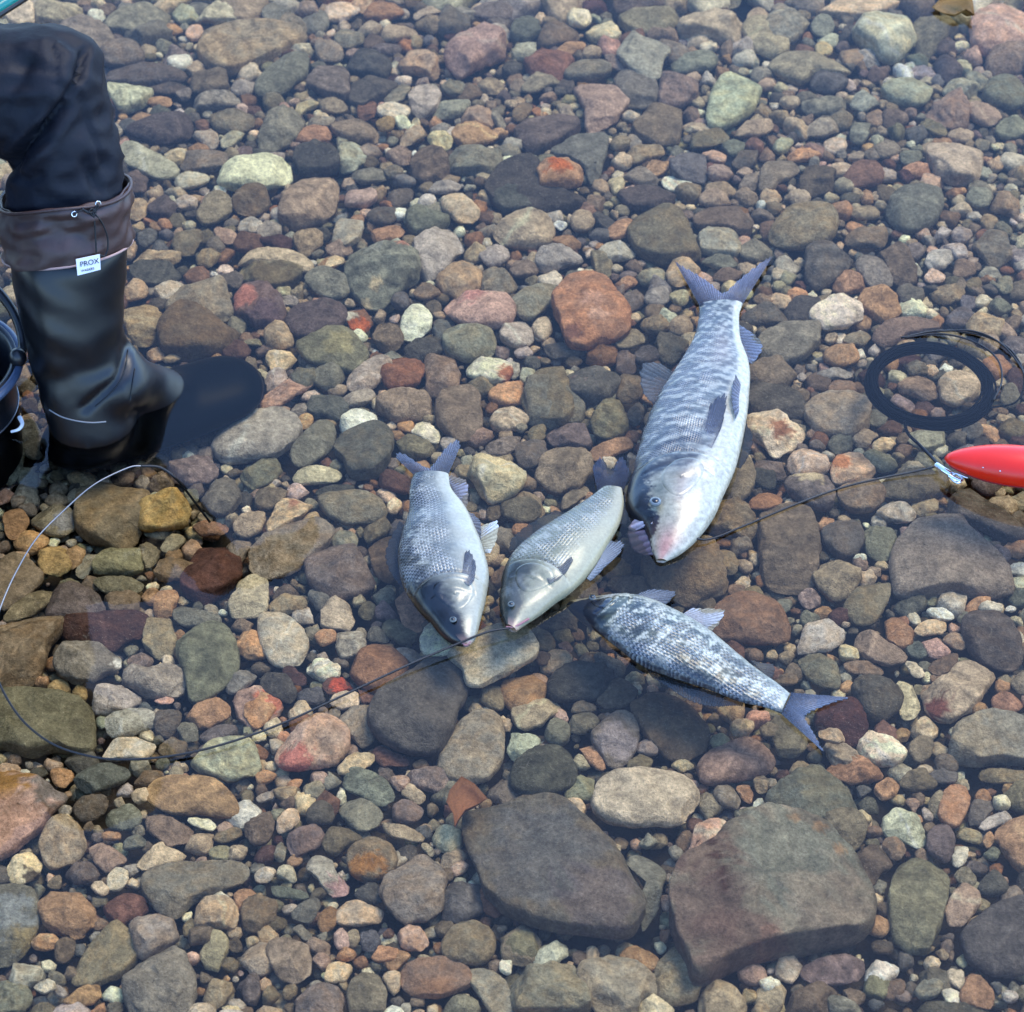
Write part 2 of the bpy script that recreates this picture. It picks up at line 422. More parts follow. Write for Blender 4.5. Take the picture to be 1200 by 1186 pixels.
riverbed = sheet('riverbed', 120, BED - 0.045, MUD)
water = sheet('water', 120, 0.0, WATER)
TRACES = '''
@0 0
cr b 20,70 60,15 160,10 165,100 60,115
bf b 172,30 350,12 385,60 402,105 180,105
tn l 425,180 440,110 490,95 490,200 450,215
gg f 490,140 560,60 680,30 780,60 780,120 640,155
gg o 870,60 900,20 1000,15 1000,50 930,70
bf t 895,85 1010,20 1130,15 1145,90 1010,100
pg o 470,250 500,200 620,195 670,240 660,300 520,310
pg l 500,370 540,300 740,310 870,350 860,385 600,390
wh r 785,290 820,255 880,255 905,290 860,330 810,330
pk r 870,160 890,120 950,125 945,180 900,188
tn f 940,240 980,140 1200,120 1400,135 1425,165 1340,210 1200,290 1080,330 1000,310|broad flat pinkish-brown slab
ol b 895,380 930,335 1060,340 1070,400 1000,425 910,420
gn b 505,400 690,405 710,430 640,500 560,512 530,480|pale green block by the knee
gy l 900,480 940,430 1090,435 1135,470 1050,505 920,515
or l 680,480 720,455 800,460 810,490 760,500
dg l 580,605 740,560 860,540 915,570 880,640 770,670 680,650
gy f 985,560 1080,525 1180,530 1190,580 1090,620 1020,605
lg l 890,620 950,590 1030,650 1030,700 950,675
lg l 1030,655 1120,600 1150,610 1110,665 1050,695
gn l 565,680 620,670 720,720 830,790 840,815 760,838 680,810 590,760|long pale green stone beside the knee
bf a 765,740 800,690 880,690 880,740 820,770
gy f 835,730 940,710 1060,730 1050,780 930,800 850,780
lg l 805,855 860,815 960,810 985,845 900,880 830,880
cr o 1005,810 1060,760 1200,740 1290,735 1370,770 1405,810 1330,850 1240,880 1100,878 1020,860|cream oval stone flecked with tan
pg a 565,850 600,790 690,830 680,890 590,895
or l 880,700 930,675 1000,705 960,725 900,722
gy o 820,440 870,405 900,430 870,480
dg l 690,420 780,390 890,400 880,430 760,445
@1 0
gg o 30,50 60,12 150,12 160,70 100,105 40,90
gg o 170,30 200,12 300,15 300,60 200,70
bf o 325,60 370,15 470,12 480,50 410,95 340,95
or l 485,65 540,20 640,15 700,60 620,85 510,85
bf l 715,75 850,20 900,30 830,65 730,95
tn a 745,110 790,75 900,80 910,120 830,155
tn o 475,130 540,105 590,130 560,170 490,160
tn l 560,180 650,110 740,125 755,160 640,195
pk b 875,240 990,160 1080,140 1165,200 1165,250 1080,270 990,335 940,330|pink rounded block
mr o 880,160 920,125 990,120 980,170 900,190
gg o 370,180 400,140 490,145 510,190 440,225 390,210
gg o 280,230 300,185 370,180 410,250 390,280 300,285
tn a 670,300 740,220 820,240 870,340 850,370 770,330 690,320|tan angular stone with a rusty corner
pg l 520,250 590,205 670,210 680,240 600,265
gg l 470,290 500,255 570,275 570,305 490,310
gg l 0,400 60,320 170,260 240,270 235,340 140,430 20,450|long grey-green ridged slab
pg f 240,390 290,320 390,300 430,330 435,440 400,460 300,425|purple-grey split slab
dg f 435,470 460,390 540,360 660,385 640,430 500,500
gg l 590,450 680,390 715,390 720,420 680,475 610,475
lg a 722,440 745,395 830,395 860,440 850,510 780,540 725,510|light grey stone with a dark pit
gg o 860,400 920,375 990,400 980,440 890,450
rd a 480,500 510,450 560,470 555,540 520,570 480,550|small crimson stone
gn l 570,510 640,480 715,500 715,540 640,555 580,540
lg l 805,530 910,475 1010,470 970,530 880,555
or a 920,630 990,575 1080,570 1130,630 1090,665 990,680 940,660|orange rust-coloured wedge stone
tn a 960,560 1010,480 1060,480 1120,550 1110,590 1010,570
bf r 805,650 830,622 890,622 920,660 900,700 840,700|small round buff pebble
gg b 900,720 950,695 1140,692 1142,800 920,808 900,770|grey-green brick-shaped stone
ol o 355,600 410,560 500,570 610,630 560,665 450,660 390,630|flat olive oval stone
or l 175,630 260,590 340,600 365,640 280,665 195,655|orange lens-shaped pebble
tn r 300,490 340,465 410,480 430,510 370,530 310,520
bf l 180,530 200,480 290,460 300,490 220,520 200,570
gy a 10,640 70,520 170,510 230,570 180,650 90,690 20,690|lumpy pale grey stone
dg b 180,750 200,700 380,670 380,780 320,810 210,790|dark maroon-black block
lg a 385,760 400,680 450,655 510,690 515,750 440,800 400,820
tn l 640,670 740,600 820,565 790,640 700,680
tn a 605,720 650,685 730,695 720,760 670,770
br a 730,780 760,700 830,695 890,730 905,810 820,845 740,820
gg l 420,820 480,790 600,800 610,840 500,860
yb o 560,580 590,545 650,560 640,600 590,610
gg o 240,580 290,540 370,560 350,590 260,600
bg o 630,850 700,810 755,850 700,880
gy o 600,800 630,765 690,790 670,830 620,835
lg o 780,890 850,850 960,850 950,890 860,905
gg l 920,65 960,35 1040,60 1020,85 950,85
pg l 1000,60 1080,20 1200,30 1190,80 1080,85
@2 0
gg b 0,130 40,60 120,85 135,150 80,180 0,175
cr r 258,85 285,48 350,50 372,90 340,122 280,120|small round cream pebble near the far edge
br l 120,210 170,120 260,115 330,160 250,200 150,225
bf o 345,160 390,115 480,105 515,150 480,195 390,195|buff oval stone
gn b 0,235 40,195 105,200 118,250 60,275 5,265
or l 210,240 270,200 340,185 340,220 270,260 220,265
tn r 330,245 360,220 415,225 415,265 360,280 335,270
gn a 485,240 530,190 570,145 590,175 650,190 745,235 700,290 690,360 620,340 540,290|star-shaped pale green stone
gg l 245,340 310,290 430,290 470,340 400,365 270,375
pg l 430,250 480,245 540,300 530,330 470,320
ol f 500,90 620,50 760,50 780,90 700,160 600,150 540,130
tn l 620,155 690,120 780,135 770,200 680,190
bf b 790,110 800,75 900,60 1080,60 1090,100 1050,190 960,170 820,170|buff block with streaked bands
gg l 740,300 780,270 930,240 965,285 930,320 820,335 750,330
tn o 1085,140 1110,95 1180,80 1240,100 1260,160 1300,230 1240,262 1180,255 1120,200
gy o 480,380 500,340 560,330 650,360 680,400 665,480 600,505 540,490|rounded grey stone under the star
pg b 690,440 700,365 780,350 870,360 868,450 810,485 700,490
br b 570,580 620,520 720,488 785,500 790,600 780,660 700,665 590,630|brown rounded block
pk a 285,425 380,395 470,370 490,420 540,490 480,560 385,610 350,590 340,500 310,450|pinkish-grey faceted stone
gn o 920,570 935,450 970,365 1050,335 1150,390 1170,420 1120,520 1010,590 940,590|large rounded sage-green stone
ol l 40,410 100,370 150,325 220,340 230,385 170,395 120,425 50,425
pg f 15,620 80,570 190,545 300,560 310,600 220,660 110,705 50,670|dark mauve slab
br l 0,550 30,490 90,465 90,520 30,580
or a 125,790 170,750 260,730 320,790 320,840 260,870 140,860|cream stone with a rusty orange patch
gg f 180,720 300,650 420,630 450,650 430,740 400,850 360,860 350,780 270,735|flat grey-green slab under a rusty stone
dg f -120,880 -60,790 40,750 130,750 120,860 200,875 340,890 300,960 100,980 -60,950
tn r 455,680 490,640 555,650 550,690 490,705
tn l 520,740 580,690 700,680 720,720 620,750 560,765
or o 625,790 660,755 740,750 740,790 680,825 640,825
bg a 750,770 830,700 890,720 915,790 900,840 800,845 750,810
wh l 698,850 740,820 800,850 865,875 840,895 740,895
pk l 885,710 940,700 1005,735 990,770 940,760
pk r 920,810 940,780 1030,795 1030,830 970,850 930,840
bf l 790,600 840,575 925,590 925,615 850,620
ol l 800,665 890,625 1020,595 1040,625 960,680 830,690
gg o 985,690 1010,650 1090,660 1080,710 1030,730
dg a 1030,760 1090,690 1150,700 1140,770 1060,785
tn l 1045,620 1100,565 1190,560 1230,590 1180,630 1060,635
gy l 510,810 560,770 640,800 700,880 600,870
@3 0
bf f 230,40 280,10 620,10 540,55 420,80 250,60
gg o -20,140 10,70 160,55 190,110 130,180 20,205
gg o 205,120 230,75 290,80 310,130 270,170 220,160
gn o 400,140 450,95 560,72 650,90 700,180 650,220 600,285 540,275 490,215 410,180|mottled white-green boulder
pk o 960,190 950,110 1020,50 1130,45 1230,90 1230,210 1130,240 1020,240|large pinkish boulder in the deep water
tn l 5,310 60,265 200,255 340,285 410,315 340,350 210,340 170,390 100,370|long buff wedge-shaped stone
bg o 195,370 240,340 340,350 380,380 310,430 220,420
tn o 220,230 250,195 300,205 300,250 240,260
gn l 540,430 560,390 700,380 760,410 740,480 690,495 580,465|pale green-yellow block
gn a 820,425 860,370 910,340 960,400 990,445 890,455
gg o 920,345 1000,340 1035,390 1000,430 950,390
gg o 1005,440 1060,375 1150,365 1200,420 1230,480 1150,505 1070,490|smooth grey-green cobble
tn b 740,530 820,475 880,455 940,500 940,580 840,590 780,560|tan rounded block
tn l 930,480 1000,480 1100,540 1050,590 960,560
ol l 700,560 760,560 835,610 830,640 760,620
tn l 840,620 930,605 965,630 940,665 860,660
bf b 748,730 770,680 900,680 990,690 1005,780 970,840 870,850 800,810 760,760|large squarish buff stone
gg o 970,670 1000,640 1040,660 1030,705 990,705
gg o 1065,610 1110,560 1200,540 1240,600 1160,645 1090,640
gg l 150,490 230,470 330,440 370,480 340,530 200,545|grey-brown flat cobble
lg a 385,480 440,430 500,450 520,480 450,515 400,505
lg l 165,600 220,565 340,570 350,600 250,640 180,630
gg l 385,660 400,560 470,540 475,620 440,680
br a 540,550 560,500 640,520 660,560 600,600 550,590
tn r 50,480 90,450 150,465 140,500 90,510
or l 80,720 140,695 220,700 250,725 170,755 100,750
br b 150,870 170,790 240,775 310,810 300,880 230,905 160,900
rd o 360,830 400,770 490,765 535,810 530,860 440,875 370,865
ol l -30,820 -10,760 110,750 145,790 100,830 50,850 20,895 -40,890
gg o 610,740 650,695 720,710 720,760 650,770
gn r 20,690 60,650 120,660 100,700 50,720
tn l 370,750 400,710 450,715 440,750
@0 1
tn o 600,110 600,40 640,10 690,60 680,110 630,130
pg o 690,60 770,10 830,60 820,110 720,110
lg o 820,50 880,10 930,40 920,75 840,75
tn o 925,110 960,40 1020,0 1085,40 1080,90 1020,130 960,150
br o 1095,40 1150,-20 1240,-20 1260,60 1200,110 1110,90
bg o 640,210 680,160 730,170 730,230 670,260
or r 735,150 780,130 810,160 770,180
bg r 740,200 790,175 820,205 780,230
ol a 805,240 850,165 930,170 940,220 900,285 840,290
pk o 1000,190 1040,160 1105,190 1100,240 1040,230
rd o 1095,230 1120,190 1220,180 1240,240 1190,275 1110,270
tn l 605,300 650,260 800,290 890,310 860,340 740,320 640,330
tn t 910,320 1020,235 1035,290 980,350
dg f 610,360 660,335 800,340 845,390 800,420 680,430 630,400
rd o 860,390 910,340 980,360 970,420 890,430
lg l 730,450 770,425 880,425 860,470 780,510 735,495
bf o 585,470 600,415 660,415 695,460 670,495 590,505
tn a 575,530 600,512 690,520 770,580 740,670 690,755 640,710 600,660|tan-orange stone beside the boot shaft
gy a 780,545 850,460 990,410 1060,450 1080,540 1040,600 1000,650 900,560|pale grey cracked stone
br f 750,640 850,540 950,560 1130,650 1080,710 960,740 850,760 770,750|grey-brown flat stone by the toe of the boot
dg o 1030,390 1080,360 1140,400 1120,450 1050,430
pg a 1090,470 1150,440 1230,410 1300,480 1335,560 1310,600 1200,620 1110,560|dark mauve stone with a pink corner
tn o 685,770 720,735 765,740 765,780 720,795
tn l 755,790 800,760 860,770 800,800
ol l 1130,700 1180,685 1220,700 1240,720 1180,720
lg o 1110,170 1150,125 1220,130 1230,185 1170,195
bf o 1050,310 1110,285 1200,270 1380,280 1460,340 1430,385 1320,340 1200,330 1090,335
ol o 1080,350 1180,330 1340,340 1420,380 1330,440 1220,450 1110,390|mossy brown stone under a cream cap
@1 1
tn a 115,130 140,20 250,-60 380,-85 375,50 330,115 200,155|large tan-brown wedge stone
pk o 410,50 440,-10 540,-30 570,30 520,60 440,65
dg o 520,110 570,65 650,80 660,120 600,155 540,145
ol l 610,50 640,0 730,-10 730,40 660,70
lg b 355,230 390,120 440,100 505,150 480,210 420,255|bluish pale grey block
or l 500,215 560,180 650,155 700,170 680,205 560,235
tn a 150,195 220,180 320,190 310,230 230,305 190,250
mr l 10,240 50,205 160,210 185,250 130,265
lg o 0,150 60,130 120,170 110,205 20,230
gg a 440,300 520,255 620,250 700,260 760,300 745,400 690,440 600,520 520,520 460,480 430,380|dark pitted stone with pale specks
lg a 735,240 850,165 910,170 970,270 930,310 840,390 775,395|pale lilac-grey diamond-shaped stone
bf o 870,40 910,5 970,20 1050,90 1020,135 950,135 890,90|bean-shaped buff stone
gg o 690,110 760,55 830,100 910,130 880,155 800,190 730,190
tn o 845,410 920,360 1000,345 1055,375 1040,470 970,500 890,470|round tan cobble
gy o 1035,430 1080,375 1160,370 1230,420 1200,475 1100,490 1050,470|smooth grey cobble beside the round tan one
pk l 870,520 960,480 1150,490 1210,550 1180,625 1040,630 950,600|pinkish-mauve long stone
gg o 230,410 270,360 360,380 440,415 435,480 350,495 280,465|grey oval stone with a dark rim
bg r 635,500 670,470 710,480 720,520 690,550 645,540
br o 740,460 780,425 850,450 865,480 800,505 750,495
wh o 680,610 720,545 780,528 825,580 810,640 740,695 690,680|white-grey egg-shaped stone
gg o 880,680 960,640 1080,635 1120,680 1100,760 1000,790 900,750|dark green-grey smooth stone
dg l 690,750 760,690 860,665 880,740 800,785 720,780
br o 550,680 570,610 640,590 690,690 670,730 590,740
rs o 405,570 430,530 500,550 550,620 510,660 450,640|small stone half white half orange
pg o 145,590 200,540 330,505 410,530 420,590 370,640 220,690 165,650|mauve-brown oval stone
ol o 190,710 260,660 380,635 450,660 520,770 460,840 380,820 260,790|large olive stone near the boot toe
tn r 40,660 80,620 140,625 180,710 130,730 50,725
bf o 50,760 110,735 200,765 150,820 90,850 60,810
gg o 250,800 400,820 420,860 360,930 280,900
lg l 430,880 500,800 600,770 640,810 580,890 500,940 440,920|pale oblong stone beside a rusty one
rs a 590,860 640,770 720,770 780,830 770,890 680,920 600,900|rust-orange mottled stone
br b 790,830 830,760 920,765 950,830 940,930 860,960 800,930|reddish-brown block
wh l 980,800 1040,785 1180,780 1200,850 1170,890 1000,870|white oblong stone with a rusty end
lg o 1145,650 1190,605 1260,600 1295,660 1290,710 1220,730 1160,700
dg l 1120,10 1220,-40 1390,-20 1395,30 1310,70 1180,90 1130,60
tn o 1120,200 1160,130 1260,90 1340,110 1390,160 1380,220 1290,250 1160,240|orange-brown flattened stone
lg o 1050,290 1080,250 1150,255 1190,300 1150,340 1080,340
pg f -60,440 -10,410 60,440 130,540 130,600 50,620 -20,590
bf l 310,370 360,300 410,300 410,330 360,350
lg o 110,495 160,480 205,510 190,530 130,530
gg t 120,890 200,830 260,815 280,880 230,930
@2 1
ol f 540,160 600,100 720,70 790,100 860,230 880,290 780,310 700,305 590,260|large dark grey flat stone above the big fish tail
lg b 870,190 960,165 1040,175 1070,240 1050,285 890,275|pale greenish rectangular stone
br f 860,110 960,65 1040,70 1120,170 1100,190 1040,185 1010,165 870,160
tn r 275,130 300,90 370,100 385,150 350,185 290,180
lg a 370,310 440,230 520,225 580,260 560,300 420,325
or l 440,190 500,130 570,115 540,200 480,220
or o 185,225 230,190 300,220 325,260 280,270
lg o 110,340 150,250 260,260 330,300 300,330 220,350 150,370
br o 0,330 80,320 130,370 60,400 -10,380
or a 200,480 270,410 350,390 430,410 490,470 545,560 535,630 480,670 400,680 350,710 260,690 230,600 205,560|big salmon-orange boulder
gg o 0,510 60,460 150,430 230,430 200,500 140,560 70,600 20,560|grey-green slanted stone beside the salmon boulder
lg o 620,500 640,450 720,440 740,500 700,525 640,525
bf o 735,490 760,460 820,460 825,520 780,530
ol o 595,620 640,570 720,590 740,640 660,665
tn o 730,650 760,590 820,580 850,640 810,670
ol t 665,680 720,660 830,690 790,760 730,810 700,770|dark olive triangular stone
ol o 485,700 540,645 620,655 630,690 560,730 495,735
dg o 575,760 620,710 680,740 690,790 620,810 585,800
rs a 340,790 390,710 480,690 490,790 440,810
dg b 490,760 570,740 580,830 540,850 490,820
bf r 95,640 120,600 170,600 190,650 150,695 110,690
dg l 130,735 180,710 330,720 360,755 250,785 170,770
bf l 730,370 760,315 850,305 890,350 860,400 790,440 740,420
gg l 870,310 960,290 1070,320 1050,350 960,360
gg o 1060,250 1140,220 1210,260 1220,300 1160,325 1080,300
dg f 760,35 720,-10 610,-20 500,10 560,70 680,75
tn a 880,40 900,-20 1000,-10 1025,40 950,70
or l 470,430 560,390 595,410 540,460
wh o 190,150 230,130 260,155 230,180
br l 930,390 1000,360 1080,365 1060,410 970,420
lg l 10,745 60,725 105,740 80,770 30,775
dg a 240,850 300,810 400,830 500,870 480,950 380,1000 290,970 240,910|dark mauve pebble left of the fish fin
gg t 80,1000 60,940 110,830 170,790 230,830 250,940 330,1020 310,1060 150,1080 80,1060|olive trapezoid stone with a red top
br b 1110,850 1150,790 1260,780 1330,830 1300,900 1200,930 1120,900
dg o 1080,570 1200,520 1300,560 1290,610 1180,620 1090,600
br o 1130,500 1190,460 1240,490 1220,520 1150,520
@3 1
ol o 0,210 60,120 150,65 280,75 320,140 310,200 250,245 130,255 40,240|large moss-green humped stone
dg o 180,330 190,255 300,245 400,270 370,350 310,410 230,455 185,420|dark blue-grey stone with a shaded side
gg o 555,100 580,30 640,-20 800,-10 815,60 780,140 690,180 600,160|large grey-green rounded stone
br f 350,210 420,165 500,160 560,190 540,250 440,250 380,235
br b 520,290 590,240 650,235 700,420 600,430 550,330
gy o 410,350 440,305 520,315 590,410 560,445 480,440
or t 295,450 380,360 470,400 440,450 370,470
wh a 195,575 270,510 360,480 420,515 440,580 360,630 260,630|white chalky rugged stone
or a 415,510 460,455 520,450 600,500 620,560 560,600 470,560|golden-tan lumpy stone
lg b 735,320 770,265 840,265 870,310 830,350 760,355
gg f 960,240 1040,190 1110,200 1140,300 1070,345 1020,310
lg o 860,190 910,155 960,190 930,235 880,230
tn b 1045,60 1080,5 1160,10 1190,60 1140,95 1070,90
bf o 735,400 760,365 830,380 820,420 760,425
ol a 760,450 830,440 920,450 910,500 840,520 780,500
tn r 880,440 900,400 930,430 920,455 890,465
bg o 830,600 900,540 960,560 940,620 860,630
tn b 935,610 1000,550 1100,600 1090,660 1000,665 950,650|squarish tan stone above the line coil
pk b 970,680 1080,665 1090,710 1070,740 1010,710
br f 490,680 560,610 680,580 790,610 790,645 650,670 560,720
dg f 80,560 140,500 240,510 220,590 190,640 110,620
gy f -40,700 60,635 230,625 240,700 160,770 60,790 -30,760|layered grey stone beside the fish
or o 260,760 330,705 400,720 430,780 370,810 280,800
tn l 265,690 280,660 330,670 300,720
lg l 225,840 300,825 400,840 380,870 260,875
lg r 130,870 160,850 180,870 160,890
ol o 340,690 400,660 490,660 450,720 380,710
or b 90,470 130,440 180,460 180,490 100,510
gg o 1070,420 1130,390 1150,460 1100,475
gg l 1030,520 1100,490 1150,540 1090,580
pg a 1100,690 1160,660 1220,680 1210,760 1110,750
lg l 1120,780 1180,760 1230,780 1200,810
gy o 600,450 690,420 735,470 710,520 640,520
gg o 930,30 960,-20 1040,-10 1040,60 980,70
br a 880,320 930,285 980,370 920,400 870,390
tn l 350,90 440,60 510,80 520,120 430,125
@0 2
gg o -20,330 0,240 80,235 110,300 100,420 40,470 -20,450|mottled green stone under the bucket
ol o 100,260 160,250 210,300 190,350 120,340
br o 210,330 250,290 310,340 310,390 240,400
ol f 380,510 470,455 560,480 680,530 700,580 620,740 540,755 430,720 370,660 370,580|large olive-brown slab inside the wire loop
yb a 625,620 680,560 830,500 895,580 860,640 760,680 680,670|golden-yellow jagged stone
gg t 630,645 720,680 830,650 800,710 740,730 660,690
rd r 550,430 590,400 630,420 620,470 575,475
br a 690,470 740,410 820,450 810,480 720,510
or o 15,620 50,580 110,600 135,650 100,700 60,730 25,690|bright orange round stone inside the wire loop
ol l 150,600 240,570 350,600 360,650 310,700 240,710 160,660|half shiny olive stone in the wire loop
yb a 175,780 250,740 310,780 330,850 270,895 200,880
or a 300,760 350,750 400,780 380,840 330,870 305,820
gg l 350,880 420,780 470,770 470,810 420,880 370,930
ol b 445,850 480,770 640,755 670,860 600,885 450,880
ol t 640,750 700,725 750,790 720,850 690,865
tn a 740,770 790,720 860,680 865,740 800,785
br t 720,880 780,800 890,830 900,850 850,910 740,920
mr a 850,890 960,740 1040,725 1100,800 1130,900 1060,960 950,1020 860,960|glossy maroon triangular stone
pg b 780,400 800,380 980,340 1020,400 1000,445 870,470 800,440|mauve block by the toe of the boot
gg o 945,540 1050,425 1095,430 1100,480 1135,540 1060,610 980,600|grey granular knobbly stone
lg o 1000,300 1060,210 1160,140 1320,120 1400,170 1390,250 1300,330 1200,350 1060,360|big grey-brown oval stone at the boot toe
tn o 1100,650 1160,590 1220,565 1240,620 1220,680 1150,725 1105,690
wh r 850,340 885,318 915,340 880,360
gg o 860,500 920,490 930,550 880,570
rd o 900,660 940,635 1000,650 1080,650 1060,700 940,710
gy a 1050,735 1150,730 1180,760 1110,850 1080,790
gg o 1110,440 1160,400 1220,370 1330,310 1340,380 1280,450 1180,490 1120,470|green-topped grey stone beside the mauve block
ol o 1,850 60,810 130,830 200,900 120,1000 0,1060 -30,950|olive egg-shaped stone crossed by the wire loop
pk o -20,530 30,495 70,510 40,550 -10,570
gy o 50,540 90,505 125,520 110,560 60,580
@1 2
pk l 15,80 100,20 180,-40 280,-70 260,0 170,60 90,110 30,110|pinkish speckled ridged stone
bg b 225,110 270,50 390,55 430,120 400,160 280,150
lg l 400,70 440,30 540,25 560,60 480,105 410,100
tn b 575,100 620,60 760,5 800,50 820,130 760,155 640,170|buff block stone above the small fish tail
wh o 375,210 430,140 500,115 560,140 565,180 480,220 390,235
dg f 375,300 400,240 520,190 600,175 635,220 625,340 560,415 440,420 420,350|dark grey square flat stone
or r 200,160 240,140 270,165 250,200 205,210
gg o 165,330 220,250 300,180 370,200 360,300 280,350 200,390|dark grey-green stone behind the cream lozenge
cr l 165,430 210,400 360,382 405,420 370,460 250,465 180,460|cream lozenge-shaped pebble
tn a 50,640 130,540 190,515 255,560 230,610 130,670 60,690|pale tan stone split by a red seam
br l 0,500 100,490 150,460 130,530 60,590 0,570
gg o 295,550 340,515 480,505 560,530 620,590 560,640 430,650 340,620|grey-green flat oval cobble
ol l 490,700 540,660 620,615 655,630 620,690 540,740 500,740
gy o -20,780 60,710 180,670 300,645 360,690 320,750 250,810 180,880 60,900 -30,870|large grey-brown oval stone beside the maroon one
pg a 245,850 300,790 400,750 460,780 520,850 540,930 480,970 350,1000 260,940|purplish-grey rough stone
br l 530,780 580,740 660,720 650,830 660,930 600,950 560,890
br o 840,110 880,40 960,-10 1030,20 1050,120 1050,200 990,265 940,250 870,200|large rusty-tan oval stone above the small fish tail
cr a 980,380 1060,345 1180,365 1260,390 1265,440 1220,500 1100,545 1040,460|cream knobbly stone with dark hollows
or o 1085,70 1120,20 1220,-10 1290,30 1260,80 1180,100
bf o 1090,150 1150,110 1230,100 1280,150 1250,200 1130,220
wh a 725,215 770,170 800,165 860,240 850,275 780,255
tn r 780,160 830,145 850,170 800,190
ol b 655,260 720,240 840,290 800,340 700,330
br o 1080,600 1120,560 1145,580 1140,630 1095,645
br o 1150,560 1200,540 1300,550 1340,600 1260,650 1160,620
gy a 1080,290 1150,250 1240,240 1260,290 1160,335 1090,330
rd o 560,450 640,400 700,420 740,490 680,510 590,480
gg o 340,710 420,690 480,720 460,780 380,770
dg o 250,510 330,480 460,475 450,505 330,520
@2 2
ol a 55,70 80,0 130,-100 220,-130 270,60 285,140 230,180 90,140|tall olive-grey block stone
pg o 250,0 300,-50 440,-30 430,40 360,85 290,50
gg l 350,100 410,30 480,10 480,80 400,110
br o 485,40 520,-50 590,-60 610,40 580,90 520,80
ol r 370,180 420,100 500,90 545,190 520,235 450,250 390,230|olive rounded stone with a dark pit
pg l 160,230 220,185 350,190 380,250 350,310 250,290 190,280
or l 360,320 430,280 520,250 570,250 560,300 450,340 380,360|orange-brown sliver stone beside the big fish
tn a 115,420 180,320 270,280 340,330 375,390 320,470 220,505 150,470|tan-brown rough block stone
dg o 15,310 60,270 150,260 160,340 110,385 40,385
ol o 75,230 110,185 160,195 150,255 90,265
br r 20,460 80,430 120,460 100,500 30,500
tn a -20,570 30,520 130,510 150,600 80,640 0,620
ol o 200,575 300,480 380,450 370,500 280,570 220,590
ol o 955,480 1010,370 1060,330 1110,350 1140,440 1110,520 1030,555 960,545|olive-brown egg-shaped stone by the big fish belly
cr a 1095,140 1130,90 1200,110 1300,180 1375,230 1320,290 1230,340 1170,270 1110,220|cream angular stone with a rust-brown stain
br b 900,650 960,580 1050,545 1120,590 1150,670 1110,725 960,690|rusty brown stone under the thin line by the big fish mouth
rs l 1100,570 1140,530 1220,515 1270,520 1260,560 1180,590
br a 610,850 700,770 860,730 950,740 980,860 1010,980 880,1000 820,1030 680,980|large red-brown stone under the big fish mouth
ol a 960,760 1000,770 1070,830 1040,900 990,890
br o 500,790 560,740 640,780 610,850 530,850
dg o 1120,420 1180,380 1230,410 1230,490 1160,480
dg o 540,140 590,80 620,110 610,180 560,195
gg r 20,195 50,180 75,205 55,225 25,220
@3 2
gy b 180,90 240,60 420,55 465,110 460,190 370,240 260,215 190,160|large grey block left of the line coil
dg f -120,60 -40,-20 60,0 170,70 170,150 60,140 -60,130
br l 275,30 320,-20 410,-10 420,30 340,50
tn t 400,260 440,210 510,205 520,230 460,295 410,290
bf t 490,280 540,245 605,260 570,310 510,315
gn l 650,250 680,215 840,240 855,275 740,310 700,290|mint green stone under the line coil
gg o 280,270 320,235 400,280 390,310 320,325
pg r 195,280 225,262 265,275 265,310 210,310
cr o 80,390 120,320 190,300 270,340 285,400 250,420 120,420
pg o 85,440 180,415 270,425 310,500 300,580 230,590 150,540 95,490|mauve stone with a pale top half
tn o 300,400 330,330 420,325 500,400 480,430 380,460 310,465|tan stone with a rusty rim beside the thin line
br o 330,490 420,455 520,450 545,530 500,590 400,600 350,550|brown cobble crossed by a dark line
gg o 440,330 480,300 550,330 610,380 580,410 500,400
tn r 580,330 620,320 645,345 610,360
ol o 530,470 600,420 720,405 820,440 840,500 740,550 640,545 550,510|mottled olive oval cobble beside the float clip
lg o 510,610 560,550 650,560 700,620 660,645 560,640
dg f 800,590 900,500 960,490 1080,590 1190,680 1200,720 1120,730 980,660|dark grey slab beneath the red float
ol a -40,640 60,570 140,560 210,600 230,760 240,860 200,960 110,1010 0,960 -30,830|big olive-grey wedge stone
dg o 250,690 310,640 400,620 445,680 430,780 350,815 270,750|dark grey rounded stone beside the olive wedge
gg a 450,690 500,650 570,670 600,740 560,830 470,800
gy f 580,790 680,660 800,640 900,640 930,700 1020,780 1130,880 1160,960 1010,980 900,960 600,990|large grey-brown flat slab near the float
wh l 395,805 450,792 465,825 410,830
tn a 215,890 260,830 390,850 440,900 400,990 300,1010 250,960|tan stone with an orange lower corner
or a 1105,760 1170,710 1260,720 1260,790 1160,810
wh l 1110,860 1160,840 1240,850 1230,900 1140,890
gy o 910,200 960,170 1010,210 990,260 930,250
gy o 460,100 500,85 560,160 530,200 475,190
tn a 610,-10 650,-35 760,-30 800,60 740,75 620,30|tan cracked stone inside the line coil
bf o 800,0 830,-50 920,-60 985,0 975,60 880,95 820,80|smooth buff stone inside the line coil
gy l 1090,60 1110,10 1150,0 1180,60 1170,110 1110,100
pk l 565,60 600,40 700,110 690,140 620,110
mr o 1130,270 1180,230 1240,240 1240,300 1160,310
gg l 640,-90 720,-105 760,-60 680,-40
pk l 720,-80 770,-95 800,-50 760,-35
@0 3
ol l 10,180 110,110 230,20 260,90 150,180 40,215
pg o 200,170 270,60 380,35 470,110 490,190 350,210 250,200|dull purple-brown stone inside the wire loop
ol l 440,30 480,10 680,10 680,70 500,85
ol b 490,85 560,70 660,80 640,160 520,180
or r 660,90 700,55 740,55 730,130 690,140
or t 720,100 740,50 820,40 830,110 790,200 720,185
